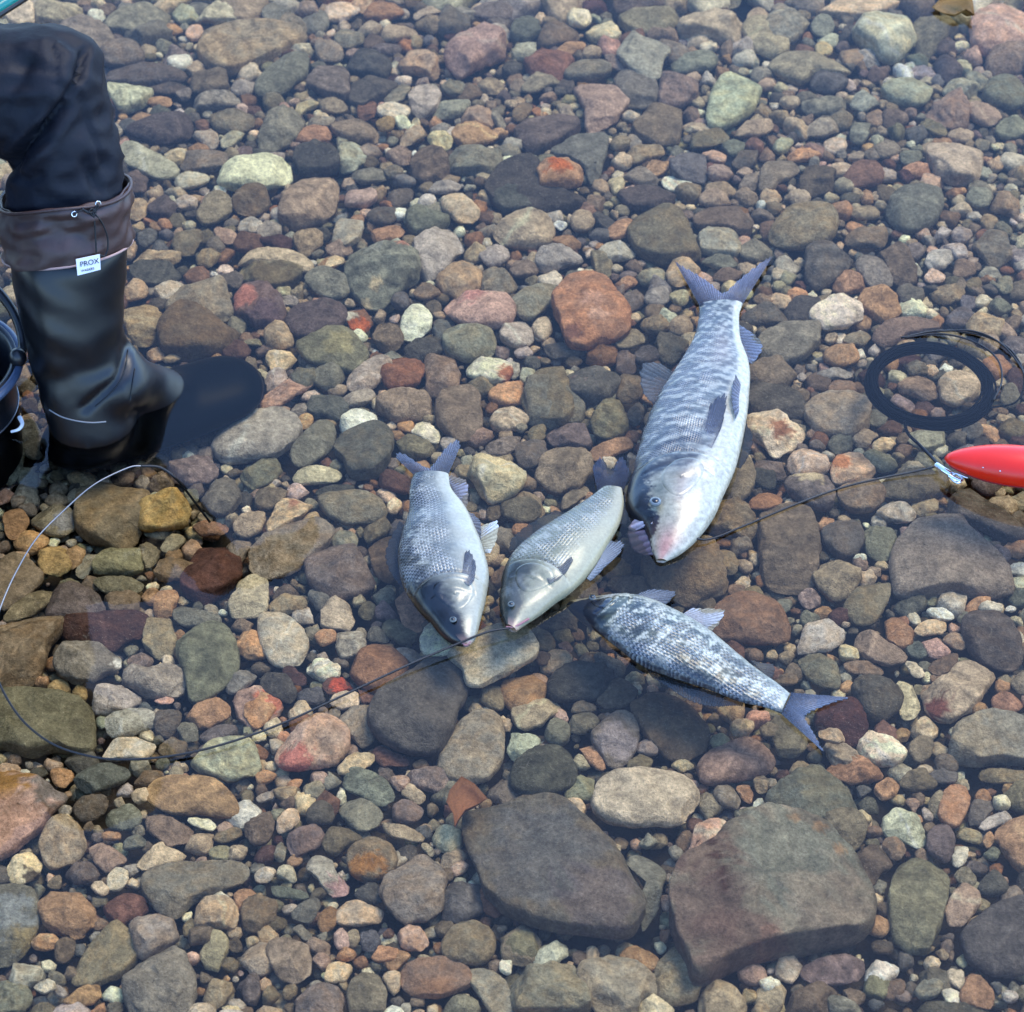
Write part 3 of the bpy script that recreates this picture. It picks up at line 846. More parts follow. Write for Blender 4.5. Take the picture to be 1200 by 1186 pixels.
mr l 285,250 310,205 450,185 640,160 690,200 670,270 580,300 520,350 450,315 320,295|shiny dark red long stone inside the wire loop
br a -40,270 100,200 260,170 290,220 230,300 200,420 170,500 100,535 20,500 -40,420|large dark brown angular stone crossed by the wire loop
gy a 262,400 300,310 400,305 480,340 570,370 550,420 480,450 430,490 350,490 280,450|speckled pale grey stone with a white tip
ol b 670,240 710,195 800,200 820,300 800,370 740,380 680,330|olive-brown stone in the wire loop beside the swirled grey one
gg o 830,340 900,260 980,215 1060,240 1110,330 1115,430 1060,500 980,560 900,590 870,470|swirl-patterned blue-green stone
lg a 570,490 600,430 720,440 820,390 860,440 865,540 790,560 680,550 630,520|lilac-grey saddle-shaped stone
lg b 440,600 470,510 560,510 650,540 650,590 600,630 450,640|lilac-grey block beside the white oval stone
lg o 475,710 510,645 600,630 710,630 730,680 700,710 590,745 500,755|pale banded stone above the white oval one
wh o 450,800 500,765 620,758 720,780 740,820 680,860 520,862 460,840|white oval stone touching the dark line
bf a 1080,120 1120,30 1200,0 1250,30 1250,150 1200,190 1090,190|cream-tan stone right of the maroon one
or a 1105,260 1200,250 1250,260 1250,370 1150,390 1110,340
or t 870,660 960,590 1020,545 1080,600 1070,650 980,710 910,690|rust-orange triangular stone
pk a 1090,560 1150,510 1210,500 1310,600 1305,650 1220,690 1180,720 1120,650|salmon-pink kite-shaped stone
gn l 880,870 960,800 1160,765 1200,820 1210,920 1140,930 1080,960 960,920|pale lime-green wedge stone
ol f -60,600 0,530 200,545 400,580 430,620 430,750 440,800 330,830 260,800 140,830 40,800 -60,780|big flat olive stone under the wire loop
dg o 730,650 800,600 850,620 840,700 790,760 730,730
yb r 220,540 250,490 310,480 330,550 290,570
yb r 330,560 370,505 410,540 400,590
or r 160,520 180,470 230,475 225,530
br o 740,810 830,745 880,790 860,850 770,850
gg l 1040,560 1100,460 1200,410 1200,480 1100,550
gg l 810,180 850,130 940,170 1070,190 1080,225 960,240 850,230
pk l 710,580 780,565 830,575 780,605
gg o 840,660 920,710 930,770 870,780 830,720
pg l 930,740 1040,700 1110,700 1100,760 960,785
pg l 590,390 660,360 720,390 710,430 620,425
@1 3
lg o 15,210 60,175 130,195 210,240 240,320 220,390 140,430 70,400 30,330|lilac-grey egg-shaped stone
tn l 45,150 110,85 230,110 230,150 130,180
bf b 310,160 330,115 400,95 430,110 460,220 430,245 310,230|cream square stone
or r 275,290 310,250 370,255 370,300 310,335
lg o 378,260 440,245 510,280 510,330 470,375 410,385 380,340|pale grey rounded triangular stone
or o 440,440 470,380 560,325 640,340 700,400 710,430 650,510 580,555 480,500|rust-tan oval stone under the dark line
wh a 230,430 320,370 390,430 390,470 310,495|white chalky chip stone
rd l 310,520 340,480 440,485 460,520 350,560|brick-red and white stone tip by the dark line
bf o 340,590 400,550 480,545 490,600 400,625
rd t 480,530 540,540 560,585 500,600
bg b 190,550 210,520 300,530 320,580 290,600 200,590
dg o 20,480 80,430 130,460 190,530 180,590 110,580 40,540
mr l 120,450 160,420 240,480 240,510 180,510
ol o 590,230 640,185 690,240 770,290 770,320 690,320 610,280
or l 640,50 680,30 710,110 790,210 770,260 700,250 670,170
pm o 770,300 800,230 850,210 950,280 960,350 850,370 790,365|pale mint slab under the left fish head
pm f 900,360 1010,290 1130,240 1250,240 1310,310 1300,370 1200,430 1060,510 1000,500 980,420|pale green slab under the small fish mouths
dg o 520,670 580,570 660,510 780,420 880,365 950,390 990,460 980,570 930,680 860,830 740,830 640,790 560,740|large dark brown-grey stone under the dark line
pk o 90,830 180,740 270,665 350,650 420,720 430,800 380,870 230,900 120,900|large pink-red oval stone
gy o 380,660 440,620 530,620 530,680 560,750 500,810 440,740
gy o 870,830 920,730 1010,650 1100,640 1160,710 1140,880 1080,960 920,950 860,900|large grey rounded stone beside the dark brown-grey one
rd a 550,830 580,795 640,830 710,850 710,885 590,890|dark red chip under the dark brown-grey stone
bf a 380,890 470,820 550,815 560,860 480,920 400,930
tn o 1040,560 1090,510 1160,530 1160,630 1080,610
or o 1150,510 1220,465 1310,470 1360,540 1330,600 1230,640 1170,600
pg a 550,160 600,110 660,170 640,200 570,200
ol o 480,160 530,110 560,150 540,210 490,190
gy l 510,270 560,235 630,290 610,315 540,305
lg l 640,340 720,335 780,380 730,410
or o 0,520 40,530 110,600 60,660 0,720 -60,640
@2 3
tn o 0,640 40,590 140,565 240,605 170,660 140,700 60,720 30,690|cream stone with a pinkish face under the pale green slab
ol o 30,240 80,225 150,255 200,300 190,350 110,340
br a 100,220 200,160 290,160 340,240 180,255
dg o 170,500 230,440 300,410 400,430 470,390 470,480 400,570 280,585 190,570|dark grey-brown smooth stone near the dark fish head
br o 400,590 430,510 520,480 590,550 550,600 440,615
gg o 255,610 320,585 400,600 390,630 300,645
ol o 260,690 300,645 380,635 410,670 380,720 300,745
gy o 370,760 430,690 510,630 570,660 590,740 560,850 510,895 450,880|lilac-grey pear-shaped stone
gg o 150,740 200,650 260,690 270,770 200,800
or l 310,790 340,765 400,820 440,890 420,920 360,870
br f 560,610 640,545 750,560 850,640 920,740 900,800 810,850 720,820 640,750|large brown slab behind the dark fish
gn a 0,720 60,710 130,775 100,830 20,890 -20,840
dg o 10,900 80,820 200,800 290,880 290,960 200,1020 80,1040 0,1000|dark brown-grey rounded stone above the biggest slab
lg o 580,800 620,750 680,790 680,840 600,830
pk l 880,880 960,810 1080,765 1150,770 1200,820 1240,860 1190,920 1040,950 960,980 890,960|pinkish-tan long stone below the dark fish
ol r 925,770 970,740 1020,760 1010,800 950,810
bf r 1020,700 1060,660 1130,690 1120,740 1040,750
ol r 1160,720 1200,680 1250,710 1230,760 1180,760
br o 100,390 130,345 185,370 180,410 140,420
ol o 310,390 340,355 400,380 390,410 330,415
pg o 210,320 250,300 290,340 260,370
rd o 920,200 1000,110 1080,85 1150,90 1230,130 1310,220 1300,290 1220,315 1080,310 960,280|big reddish-brown granite stone behind the dark fish
bf l 740,880 800,850 860,890 800,920
ol o 540,880 600,830 660,850 640,920 560,940
br o 430,35 520,5 640,10 650,60 590,95 520,80
ol l 440,40 480,0 520,20 480,55
@3 3
ol o 350,150 420,60 540,10 570,80 540,150 500,215 420,220|olive-brown rounded wedge stone
lg a 140,330 180,220 270,200 350,260 350,310 240,350 150,355|grey lumpy stone
tn o 390,300 430,255 500,270 560,320 640,345 645,390 560,415 480,390 430,350|pinkish-tan bean-shaped stone
or b 555,220 580,180 640,205 685,260 670,310 620,330 560,300|orange-tan block stone
bf l 685,245 740,210 820,210 845,250 790,275 710,275|cream-yellow oval pebble
wh l 740,160 780,140 860,170 870,205 790,205
dg o 910,220 960,170 1050,170 1130,220 1180,300 1190,390 1120,440 1020,410 950,340|dark grey boulder near the red float
pk a 720,300 760,280 850,340 850,370 770,385
tn a 810,290 860,260 910,270 940,330 880,345
bg o 650,330 700,290 750,360 720,390 660,370
br l 750,430 800,390 880,370 910,390 880,430 800,465
tn b 725,545 800,500 880,420 960,405 1060,460 1000,560 920,640 870,670 790,660 740,610|tan-orange slab with a dark red lower edge
dg r 395,540 430,485 500,470 580,490 630,560 610,630 530,680 460,660 430,590|smooth dark green-grey round stone by the dark fish tail
mr o 220,650 280,600 400,580 440,640 460,720 420,790 330,790 240,730|dark maroon stone under the dark fish tail
bf o 235,725 290,710 360,740 365,770 320,785 250,760|small buff stone on the maroon stone
cr o 425,790 460,730 530,722 600,770 650,830 610,885 520,890 440,850|cream oval cobble below the maroon stone
cr l 630,390 680,395 730,450 730,485 680,470
bf l 580,470 640,430 670,520 710,600 710,690 640,690 620,570
tn b 260,780 360,775 420,830 440,890 320,900
gg a 140,390 200,360 280,380 330,430 330,520 260,520 190,480|pale grey-tan rugged stone by the dark fish tail
bf o 330,340 380,310 430,360 420,390 350,395
br l 340,410 450,400 560,430 540,465 400,460
gy f 860,850 880,720 960,680 1060,640 1200,680 1260,740 1260,880 1100,850 1000,870|broad slate-grey slab
or o 1050,580 1100,540 1190,580 1190,620 1130,645 1060,620
tn o 1140,510 1180,450 1240,440 1250,550 1180,545
or r 950,610 1000,590 1030,630 980,660
br o 20,480 80,450 140,470 130,510 60,510
gy a 140,100 190,55 245,80 240,140 180,150
gg o 10,150 70,90 120,120 90,170 30,190
ol o 0,690 60,650 160,720 180,790 120,860 40,830|olive-brown stone under the dark fish tail tip
or b 600,740 630,700 670,720 650,780 610,770
pg r 780,850 830,830 880,870 890,920 800,930
ol o 660,800 720,730 780,790 750,860 690,870
wh r 980,150 1030,115 1100,140 1090,180 1020,180
wh r 1110,160 1130,140 1165,155 1150,172
bf o 340,225 370,212 390,230 365,243
@0 4
pk f -120,120 0,-20 100,20 240,90 325,120 240,190 190,280 100,350 20,405 -100,430|big flat reddish-tan slab with a yellow corner
or l 235,30 260,0 340,10 340,50 300,90 260,80
bg o 340,90 390,10 470,-20 590,-10 600,40 520,90 420,120|blue-grey fine-grained stone under the dark line
dg o 335,170 420,125 500,135 500,200 440,240 370,245
tn o 190,370 230,260 300,230 370,270 400,350 370,420 250,475 210,440|brown-tan rounded stone beside the big reddish-tan slab
bf o 25,480 80,410 150,395 190,440 180,500 110,545 60,540|cream-grey egg-shaped stone with a dark end
pg a 290,480 410,420 465,490 430,530 360,550
pk a 405,370 460,345 590,410 570,450 490,485 440,430|pale lilac-pink stone with pointed tips
gn o 500,520 540,470 590,465 600,530 560,575 515,570
bf l 415,545 470,525 515,575 480,605
or r 475,310 510,290 565,310 560,340 490,340
or o 690,120 760,55 900,40 1020,70 1080,130 1120,215 1080,230 1000,215 920,205 820,210 720,170|orange-brown lens-shaped stone with a dark underside
wh l 870,245 900,232 980,245 1015,270 1000,295 940,285
bf l 640,460 690,390 760,345 780,380 880,400 840,435 740,465 670,475|driftwood-like buff ridged stone
gg f 680,520 740,480 900,450 1100,435 1170,460 1160,510 1020,560 900,620 830,700 750,660 690,580|long grey-green flat stone under the buff ridged one
lg a 610,720 640,680 740,655 830,720 830,780 760,840 680,890 640,870 630,800|lilac-grey pyramid stone
tn a 905,700 950,620 1060,590 1115,620 1110,740 1030,745 920,730|tan fan-shaped stone
or a 210,740 190,640 280,580 370,590 440,640 440,720 370,790 280,770|rusty orange-brown boulder with a shine
or o 150,810 200,765 270,790 270,840 200,855 160,845
gg o -60,580 40,560 140,570 180,660 170,760 120,860 30,920 -60,940|big shiny blue-grey stone at the near corner
gg o 490,250 530,200 620,170 660,220 650,270 580,290 520,280
br a 650,210 760,220 830,260 910,290 880,350 790,360 700,290
gy a 610,300 670,260 680,310 640,320
bg o 560,380 620,310 700,340 640,380
rd f 490,620 560,590 650,600 700,650 640,690 560,740 500,690
gg o 1030,30 1070,100 1000,60 960,20
bf o 610,130 650,90 700,100 690,160 640,165
br o 620,70 680,10 770,0 760,60 690,90
ol l 990,330 1020,310 1140,270 1140,310 1060,350
bf o 1070,430 1080,370 1130,350 1160,380 1140,430
ol l 220,560 250,500 290,510 280,570
br o 850,800 920,740 1030,750 1000,820 880,830
ol f 380,900 460,800 540,720 620,800 640,880 560,970 440,1010 340,1000|olive-tan smooth slab beside the rusty boulder
br b 1130,660 1150,600 1200,585 1290,620 1290,700 1200,760 1150,740|square brown stone beside the tan fan-shaped one
gy a 600,1000 640,930 720,850 800,830 870,880 910,960 890,1050 880,1160 600,1160|large mottled grey-tan slab at the near edge
gg a -40,990 60,980 130,1010 150,1080 100,1150 -40,1160|pale grey-green mottled stone at the near corner
or l 290,1090 340,1050 430,1010 490,1000 480,1060 420,1110 330,1110|bright orange-red flake stone
wh l 150,1020 230,990 270,1000 250,1040 200,1060
br l 260,820 300,790 350,800 340,880 300,910 260,900
@1 4
dg r 230,220 300,150 370,190 350,260 260,270
pg o 140,340 190,280 270,265 320,300 290,370 210,405 160,400|round pale mauve pebble
lg a 200,430 300,400 350,430 380,500 445,540 430,590 350,600 290,520|grey-green stone with a pink lower end
ol r 430,430 470,360 550,325 630,350 660,430 630,500 530,530 450,500|round stone with an orange band
gy a 585,580 630,500 720,430 780,405 830,440 870,510 860,640 800,690 700,720 620,650|grey teardrop-shaped stone
bf l 380,660 410,625 490,630 530,650 590,660 590,720 500,735 390,735|cream blocky elongated stone
rs b 285,720 340,640 395,670 370,730 320,770
tn o 50,860 90,810 170,790 230,830 255,890 250,960 190,1010 110,980|tan oval stone with a pointed end
ol o 880,830 940,740 1020,715 1100,760 1120,850 1060,920 950,920 890,890|pale yellow-olive round stone
ol r 1150,870 1190,780 1260,760 1320,790 1340,850 1280,910 1190,900
gg o 380,180 440,150 510,150 595,210 560,280 490,300 420,240|dark purple-grey angular stone
rd o 240,220 290,150 350,90 390,130 380,210 310,260
gg o 390,60 450,0 550,20 620,80 650,150 600,180 500,140
pg o 640,190 700,140 780,180 780,230 710,265 650,240
bf l 680,120 710,65 800,140 790,175 730,150
tn l 550,280 590,255 720,280 810,330 750,350 640,320
tn l 860,470 880,410 960,375 1000,400 920,480
rs t 1045,540 1080,515 1160,680 1120,700 1070,670
dg b 870,560 940,525 1050,540 1060,660 980,710 870,700|dark blue-grey block beside the grey teardrop stone
pk r 665,790 700,745 770,750 810,820 770,860 690,850|pinkish crinkled pebble
pg o 660,50 760,10 870,0 965,60 880,120 760,90
dg o 450,570 530,540 590,560 600,620 540,640 480,620
bf o 95,260 140,200 195,195 205,250 150,290 100,310
br o 0,210 60,200 85,270 50,350 -10,360 -60,300
gg o 220,100 280,40 320,90 290,150 230,150
ol o 310,370 340,290 430,270 500,320 420,370 370,420
gg l 150,680 270,610 310,620 260,720 200,720
bf o 770,360 800,345 840,400 820,420
bg o 490,770 550,745 585,820 550,870 500,850
tn r 430,770 470,750 490,800 460,850 430,830
pk r 365,780 400,750 440,790 430,850 380,850
or r 360,880 420,835 470,870 450,900 400,905
gg l 30,560 80,550 260,590 240,620 80,600
or o 0,30 50,8 95,25 80,60 10,80
lg l 0,140 80,105 100,120 60,150 10,160
lg l 0,490 60,455 100,470 60,530 0,540
pk o 620,60 690,30 720,60 680,110
gg o 80,420 120,330 140,400 120,450
gy o 150,730 200,730 270,790 240,820
or o 535,880 590,830 670,850 650,900 570,910
bf t 320,990 350,910 420,890 450,930 420,990 360,1010|cone-shaped tan stone
br f 680,960 750,900 850,890 960,900 1000,960 980,1020 860,1070 730,1060 690,1020|dark brown flat stone with a tan stripe
gg l 980,960 1040,940 1110,960 1180,1030 1220,1160 1110,1160 1040,1060|pale speckled curved stone at the near edge
wh l 1140,920 1170,875 1200,900 1190,970 1150,970
ol o 480,960 570,980 610,1050 590,1160 450,1160 430,1050|brown-grey stone at the near edge
gy a 200,1030 330,1010 430,1080 400,1160 180,1160
@2 4
bf o 380,160 420,70 500,25 620,10 760,20 860,70 880,130 840,220 740,265 560,280 460,250 400,210|large cream-yellow oval stone
dg f -220,210 -100,180 30,130 180,140 270,200 350,270 480,380 540,470 610,580 600,680 540,770 440,780 260,750 120,720 -20,660 -120,580 -190,400 -225,280|biggest flat dark slate slab
bf r 240,160 300,140 345,180 330,240 280,210
gg l 500,370 600,385 720,380 730,450 700,560 680,690 640,860 570,800 600,650 630,540 560,460|greenish-grey narrow stone between the two biggest ones
pk o 840,370 860,280 960,230 1050,250 1130,270 1000,340 880,430 760,400
gg o 1010,240 1050,200 1200,180 1350,180 1200,230 1060,265
gy f 750,640 790,490 960,370 1000,300 1100,250 1220,210 1330,230 1450,270 1580,400 1690,560 1700,700 1640,760 1500,790 1300,820 1100,880 980,940 920,990 860,990 840,900 780,800|biggest pale boulder just breaking the surface
gn b 100,900 150,820 240,815 260,870 200,920 120,930
gy b 0,990 60,930 200,920 300,930 360,1160 0,1160
lg a 310,970 360,930 470,880 560,890 700,980 720,1030 600,1060 570,1160 420,1160 330,1060|pale lilac-grey faceted stone at the near edge
or l 500,880 560,830 690,890 680,950 590,930
ol b 700,900 750,830 860,850 880,1000 860,1080 780,1100 690,1060 680,960|olive block at the near edge
tn a 840,1160 900,1040 990,960 1050,990 1060,1050 1110,1100 1110,1160|golden-tan stone at the near edge
wh r 1155,1000 1200,970 1260,1010 1230,1050 1190,1050
gg o 940,100 1020,80 1080,150 1060,190 980,180
or o 1050,80 1100,65 1130,130 1110,175 1070,130
tn o 1130,60 1170,20 1200,50 1190,130 1150,110
gg a 585,350 650,305 690,340 640,380
ol o -50,760 40,740 130,800 120,880 40,930 -40,900
@3 4
gg a 0,140 120,20 230,0 330,60 400,100 400,190 300,230 180,240 100,200 20,190|large slate-grey stone behind the biggest boulder
ol o 220,250 340,190 440,230 460,280 440,370 350,380 300,300|green-grey lump beside the biggest boulder
cr a 530,240 580,160 640,190 700,240 750,330 720,380 620,340 560,320|cream stone with a jagged point
br o 550,330 620,330 650,390 600,440 540,380
br o 390,400 480,365 560,400 580,470 520,490 500,560 440,520
ol b 580,560 600,460 680,415 790,425 850,480 840,600 790,760 760,860 670,875 590,820 570,720|olive oblong stone beside the biggest boulder
or o 800,200 840,90 900,60 950,110 930,200 890,280 820,250|orange-brown oblong stone
pg b 920,270 970,150 1040,110 1060,180 1000,260
wh r 1050,150 1080,120 1140,140 1130,190 1080,200
or l 1080,100 1120,75 1190,85 1190,115 1120,125
ol l 890,30 950,0 1100,10 1300,30 1300,70 1100,75 1000,55
lg l 980,280 1060,220 1180,190 1220,200 1120,250 1000,300
or o 1060,300 1110,260 1260,230 1300,260 1300,480 1200,490 1120,400|orange-tan boulder cut by the frame
ol l 880,290 920,275 1010,320 1000,355 910,335
or r 1005,330 1040,295 1060,340 1030,380
wh b 865,440 880,355 940,365 930,440 890,460
pg o 750,380 750,300 830,240 870,320 860,420 820,440
gg r 1000,415 1070,360 1090,400 1060,440
tn o 830,680 860,600 920,540 970,580 1000,630 950,690 900,750 840,740|brownish-grey upright stone
dg f 900,800 960,720 1060,660 1200,620 1300,640 1300,880 1180,960 1060,960 940,900|big dark purplish stone at the near corner
tn l 920,760 950,710 1050,665 1110,700 1060,760 970,830
ol o 870,480 930,460 975,520 960,560 900,540
or o 920,1110 900,1070 930,1000 950,960 1010,980 1060,1050 1050,1130 1000,1120
wh o 810,1040 830,1020 890,1050 920,1100 890,1130 840,1100
pg o 130,940 260,890 400,870 480,920 460,980 340,1020 200,1010|dark mauve stone in the shade of the biggest boulder
br o 20,1160 140,1050 240,1000 300,1030 360,1130 340,1160|grey-brown rounded stone at the near edge
gy l 280,1060 400,1090 460,1150 300,1160
dg f 500,1160 560,1100 700,1080 900,1110 1100,1090 1200,1110 1200,1180|dark slab along the near edge
gg r 690,1040 740,980 820,1000 800,1070 720,1090
tn a 780,860 820,840 850,880 830,900
or o 500,90 560,45 615,60 610,110 560,150 510,140
ol o 610,70 680,0 780,20 790,90 700,110
pg o 740,30 810,-10 890,20 880,70 800,70
or a 280,0 380,-80 480,-20 545,10 540,40 400,75 330,50|tan angular stone with a reddish edge
bg o 400,110 440,80 490,95 440,140
pk t 640,150 680,130 710,170 690,210
'''

# ------------------------------------------------------------------ stones
# each line: colour, form, outline in a 1200x900 enlargement of a 300x225 part of the photograph (@column row), |label
PAL = dict(gy=(128, 121, 114), lg=(162, 157, 155), dg=(86, 84, 84), bg=(98, 106, 120), lb=(172, 178, 190), gg=(116, 121, 108), pg=(114, 98, 104),
           br=(122, 98, 80), db=(80, 66, 56), tn=(164, 138, 110), bf=(190, 171, 138), cr=(212, 201, 172), rd=(130, 78, 64), mr=(94, 52, 54),
           pk=(190, 142, 130), rs=(168, 96, 54), gn=(164, 180, 160), ol=(124, 115, 88), wh=(214, 212, 204), yb=(168, 128, 60))
PAL['or'] = (184, 120, 74)
CNAME = dict(gy='grey', lg='pale grey', dg='dark grey', bg='blue-grey', lb='bluish', gg='grey-green', pg='mauve-grey', br='brown', db='dark brown',
             tn='tan', bf='buff', cr='cream', rd='reddish-brown', mr='maroon', pk='pink', rs='rusty', gn='pale green', ol='olive', wh='white', yb='ochre')
PAL['pm'] = (206, 218, 200)
CNAME['pm'] = 'pale mint'
CNAME['or'] = 'orange-tan'
FNAME = dict(o='rounded', a='angular', b='blocky', f='flat', l='long', r='round', t='wedge-shaped')
# half-height to half-width, squareness of the profile, facets, corner cutting rounds
FORM = dict(o=(0.50, 2.5, 4, 1), a=(0.52, 3.0, 9, 1), b=(0.50, 4.2, 5, 1), f=(0.38, 5.0, 3, 1), l=(0.48, 2.7, 4, 1), r=(0.62, 2.2, 1, 2), t=(0.52, 3.2, 7, 1))

for k, c in PAL.items():
    g = 0.3 * c[0] + 0.59 * c[1] + 0.11 * c[2]
    PAL[k] = tuple((g + (x - g) * 0.60) * 0.72 + w * g / 115 * 0.28 for x, w in zip(c, (136, 116, 86)))


def read_traces(txt):
    out, ox, oy = [], 0, 0
    for ln in txt.strip().splitlines():
        ln = ln.strip()
        if not ln: continue
        if ln[0] == '@':
            a, b = ln[1:].split()
            ox, oy = 300 * int(a), 225 * int(b)
            continue
        lab = None
        if '|' in ln: ln, lab = ln.split('|')
        w = ln.split()
        pts = [tuple(float(q) for q in s.split(',')) for s in w[2:]]
        out.append(dict(c=w[0], f=w[1], px=np.array([(ox + x / 4, oy + y / 4) for x, y in pts]), label=lab))
    return out


def area(p):
    x, y = p[:, 0], p[:, 1]
    return 0.5 * float(np.sum(x * np.roll(y, -1) - y * np.roll(x, -1)))


def chaikin(p, n, k=0.25):
    for _ in range(n):
        q = np.roll(p, -1, 0)
        p = np.stack([(1 - k) * p + k * q, k * p + (1 - k) * q], 1).reshape(-1, 2)
    return p


def waves(rng, V, octs):
    """sum of smooth random waves; OCTS = [(wavelength, amplitude)]"""
    r = np.zeros(len(V))
    for lam, amp in octs:
        for _ in range(5):
            k = rng.normal(size=3)
            k *= 2 * math.pi / lam / np.linalg.norm(k) * rng.uniform(0.7, 1.4)
            r += amp * 0.45 * np.sin(V @ k + rng.uniform(0, 6.28))
    return r


def ring_faces(nt_, np_):
    """quads of a closed lathe of np_ rings (poles are rings of coincident points pulled together)"""
    f = []
    for i in range(np_ - 1):
        for j in range(nt_):
            k = (j + 1) % nt_
            f.append((i * nt_ + j, i * nt_ + k, (i + 1) * nt_ + k, (i + 1) * nt_ + j))
    return np.array(f, np.int32)


_RF = {}


def stone_shape(outline, h, form, seed, nt_, np_, hue, paint=()):
    """outline: closed plan (n x 2) about its own middle; returns vertices about (0,0,0), quads, colours"""
    rng = np.random.default_rng(seed)
    _, sq, nfac, cut = FORM[form]
    sharp = form in 'atbf'
    p = chaikin(outline, cut, 0.12 if sharp else 0.18)
    p = p * math.sqrt(abs(area(outline) / area(p))) * 1.02
    q = np.roll(p, -1, 0)
    dense = np.concatenate([p + (q - p) * s for s in np.linspace(0, 1, 8, endpoint=False)])
    th = np.arctan2(dense[:, 1], dense[:, 0])
    rr = np.hypot(dense[:, 0], dense[:, 1])
    o = np.argsort(th)
    th, rr = th[o], rr[o]
    T = np.linspace(-math.pi, math.pi, nt_, endpoint=False)
    R = np.interp(T, np.r_[th - 2 * math.pi, th, th + 2 * math.pi], np.r_[rr, rr, rr])
    if not sharp or nt_ > 60: R = 0.2 * np.roll(R, 1) + 0.6 * R + 0.2 * np.roll(R, -1)
    size = float(np.mean(R))
    ph = np.linspace(0.0, math.pi, np_)
    ph = ph + 0.12 * np.sin(2 * ph)
    ex = 2.0 / sq
    rho = np.abs(np.sin(ph)) ** ex
    zz = np.sign(np.cos(ph)) * np.abs(np.cos(ph)) ** ex
    rho[0] = rho[-1] = 0.004
    X = rho[:, None] * (R * np.cos(T))[None]
    Y = rho[:, None] * (R * np.sin(T))[None]
    Z = np.repeat(zz[:, None], nt_, 1) * h
    V = np.stack([X, Y, Z], -1).reshape(-1, 3)
    N = V / np.array([size, size, h])                    # about unit sphere
    for _ in range(nfac + (3 if size < 0.028 and form != 'r' else 0)):                                # broken faces
        a = rng.uniform(0, 2 * math.pi)
        nz = rng.uniform(0.15, 0.97)
        n = np.array([math.cos(a) * math.sqrt(1 - nz * nz), math.sin(a) * math.sqrt(1 - nz * nz), nz])
        lo = (0.56 if size > 0.028 else 0.48) + 0.36 * (1 - nz)
        d = N @ n - rng.uniform(lo, lo + (0.22 if sharp else 0.34))
        N = N - np.maximum(d, 0)[:, None] * n * 0.97
    V = N * np.array([size, size, h])
    tilt = rng.normal(0, 0.13, 2)
    V[:, 2] += h * (V[:, 0] * tilt[0] + V[:, 1] * tilt[1]) / size * (zz.repeat(nt_) > -0.2)
    amp = (0.085 if form in 'atb' else 0.05) * (0.7 if size > 0.06 else 1.0)
    w = waves(rng, V, [(size * 1.3, amp * size), (size * 0.55, amp * 0.45 * size), (size * 0.24, amp * 0.22 * size), (0.011, 0.0007), (0.005, 0.00035)])
    w += amp * 0.55 * size * (0.35 - np.abs(waves(rng, V, [(size * 0.9, 1.0)])))
    nn = N / (np.linalg.norm(N, axis=1)[:, None] + 1e-9)
    V = V + nn * w[:, None] * np.array([0.55, 0.55, min(1.0, 1.6 * h / size)])
    # own colours of the stone: two tones, blotches, now and then a band
    base = lin(hue) * 1.10
    base = base * rng.uniform(0.78, 1.36) * (1 + rng.normal(0, 0.035, 3))
    other = base * rng.uniform(0.62, 0.85) if rng.random() < 0.6 else base * np.array([1.16, 1.0, 0.82]) * rng.uniform(0.9, 1.2)
    m = waves(rng, V, [(size * 1.1, 0.55), (size * 0.4, 0.5), (0.012, 0.35)])
    f = np.clip(0.5 + m * 0.9, 0, 1)[:, None]
    C = base * (1 - 0.7 * f) + other * 0.7 * f
    if rng.random() < 0.22:                              # layered stone
        k = rng.normal(size=3) * np.array([0.5, 0.5, 1.0]); k /= np.linalg.norm(k)
        s = V @ k / size * rng.uniform(9, 22) + 1.2 * waves(rng, V, [(size * 1.2, 0.8), (size * 0.4, 0.4)])
        C = C * (1 + 0.20 * np.sin(s) + 0.12 * np.sin(2.3 * s + 1))[:, None]
    if rng.random() < 0.25:
        k = rng.normal(size=3); k /= np.linalg.norm(k)
        s = np.abs(V @ k / size - rng.uniform(-0.4, 0.4) + 0.10 * waves(rng, V, [(size, 1.0)]))
        g = np.clip(1 - s / rng.uniform(0.05, 0.16), 0, 1)[:, None] * 0.6
        C = C * (1 - g) + (np.minimum(base * 1.7, 0.7)) * g
    for (cx, cy, r_, colr, k) in paint:
        d = np.hypot((V[:, 0] - cx), (V[:, 1] - cy)) / r_ + 0.25 * waves(rng, V, [(r_, 1.0), (r_ * 0.35, 0.7)])
        g = (np.clip((1.15 - d) / 0.3, 0, 1) * k)[:, None]
        C = C * (1 - g) + lin(colr) * rng.uniform(0.9, 1.1) * g
    A = np.full((len(C), 1), rng.uniform(0.15, 1.0))
    key = (nt_, np_)
    if key not in _RF: _RF[key] = ring_faces(nt_, np_)
    return V, _RF[key], np.concatenate([np.clip(C, 0.004, 0.85), A], 1)


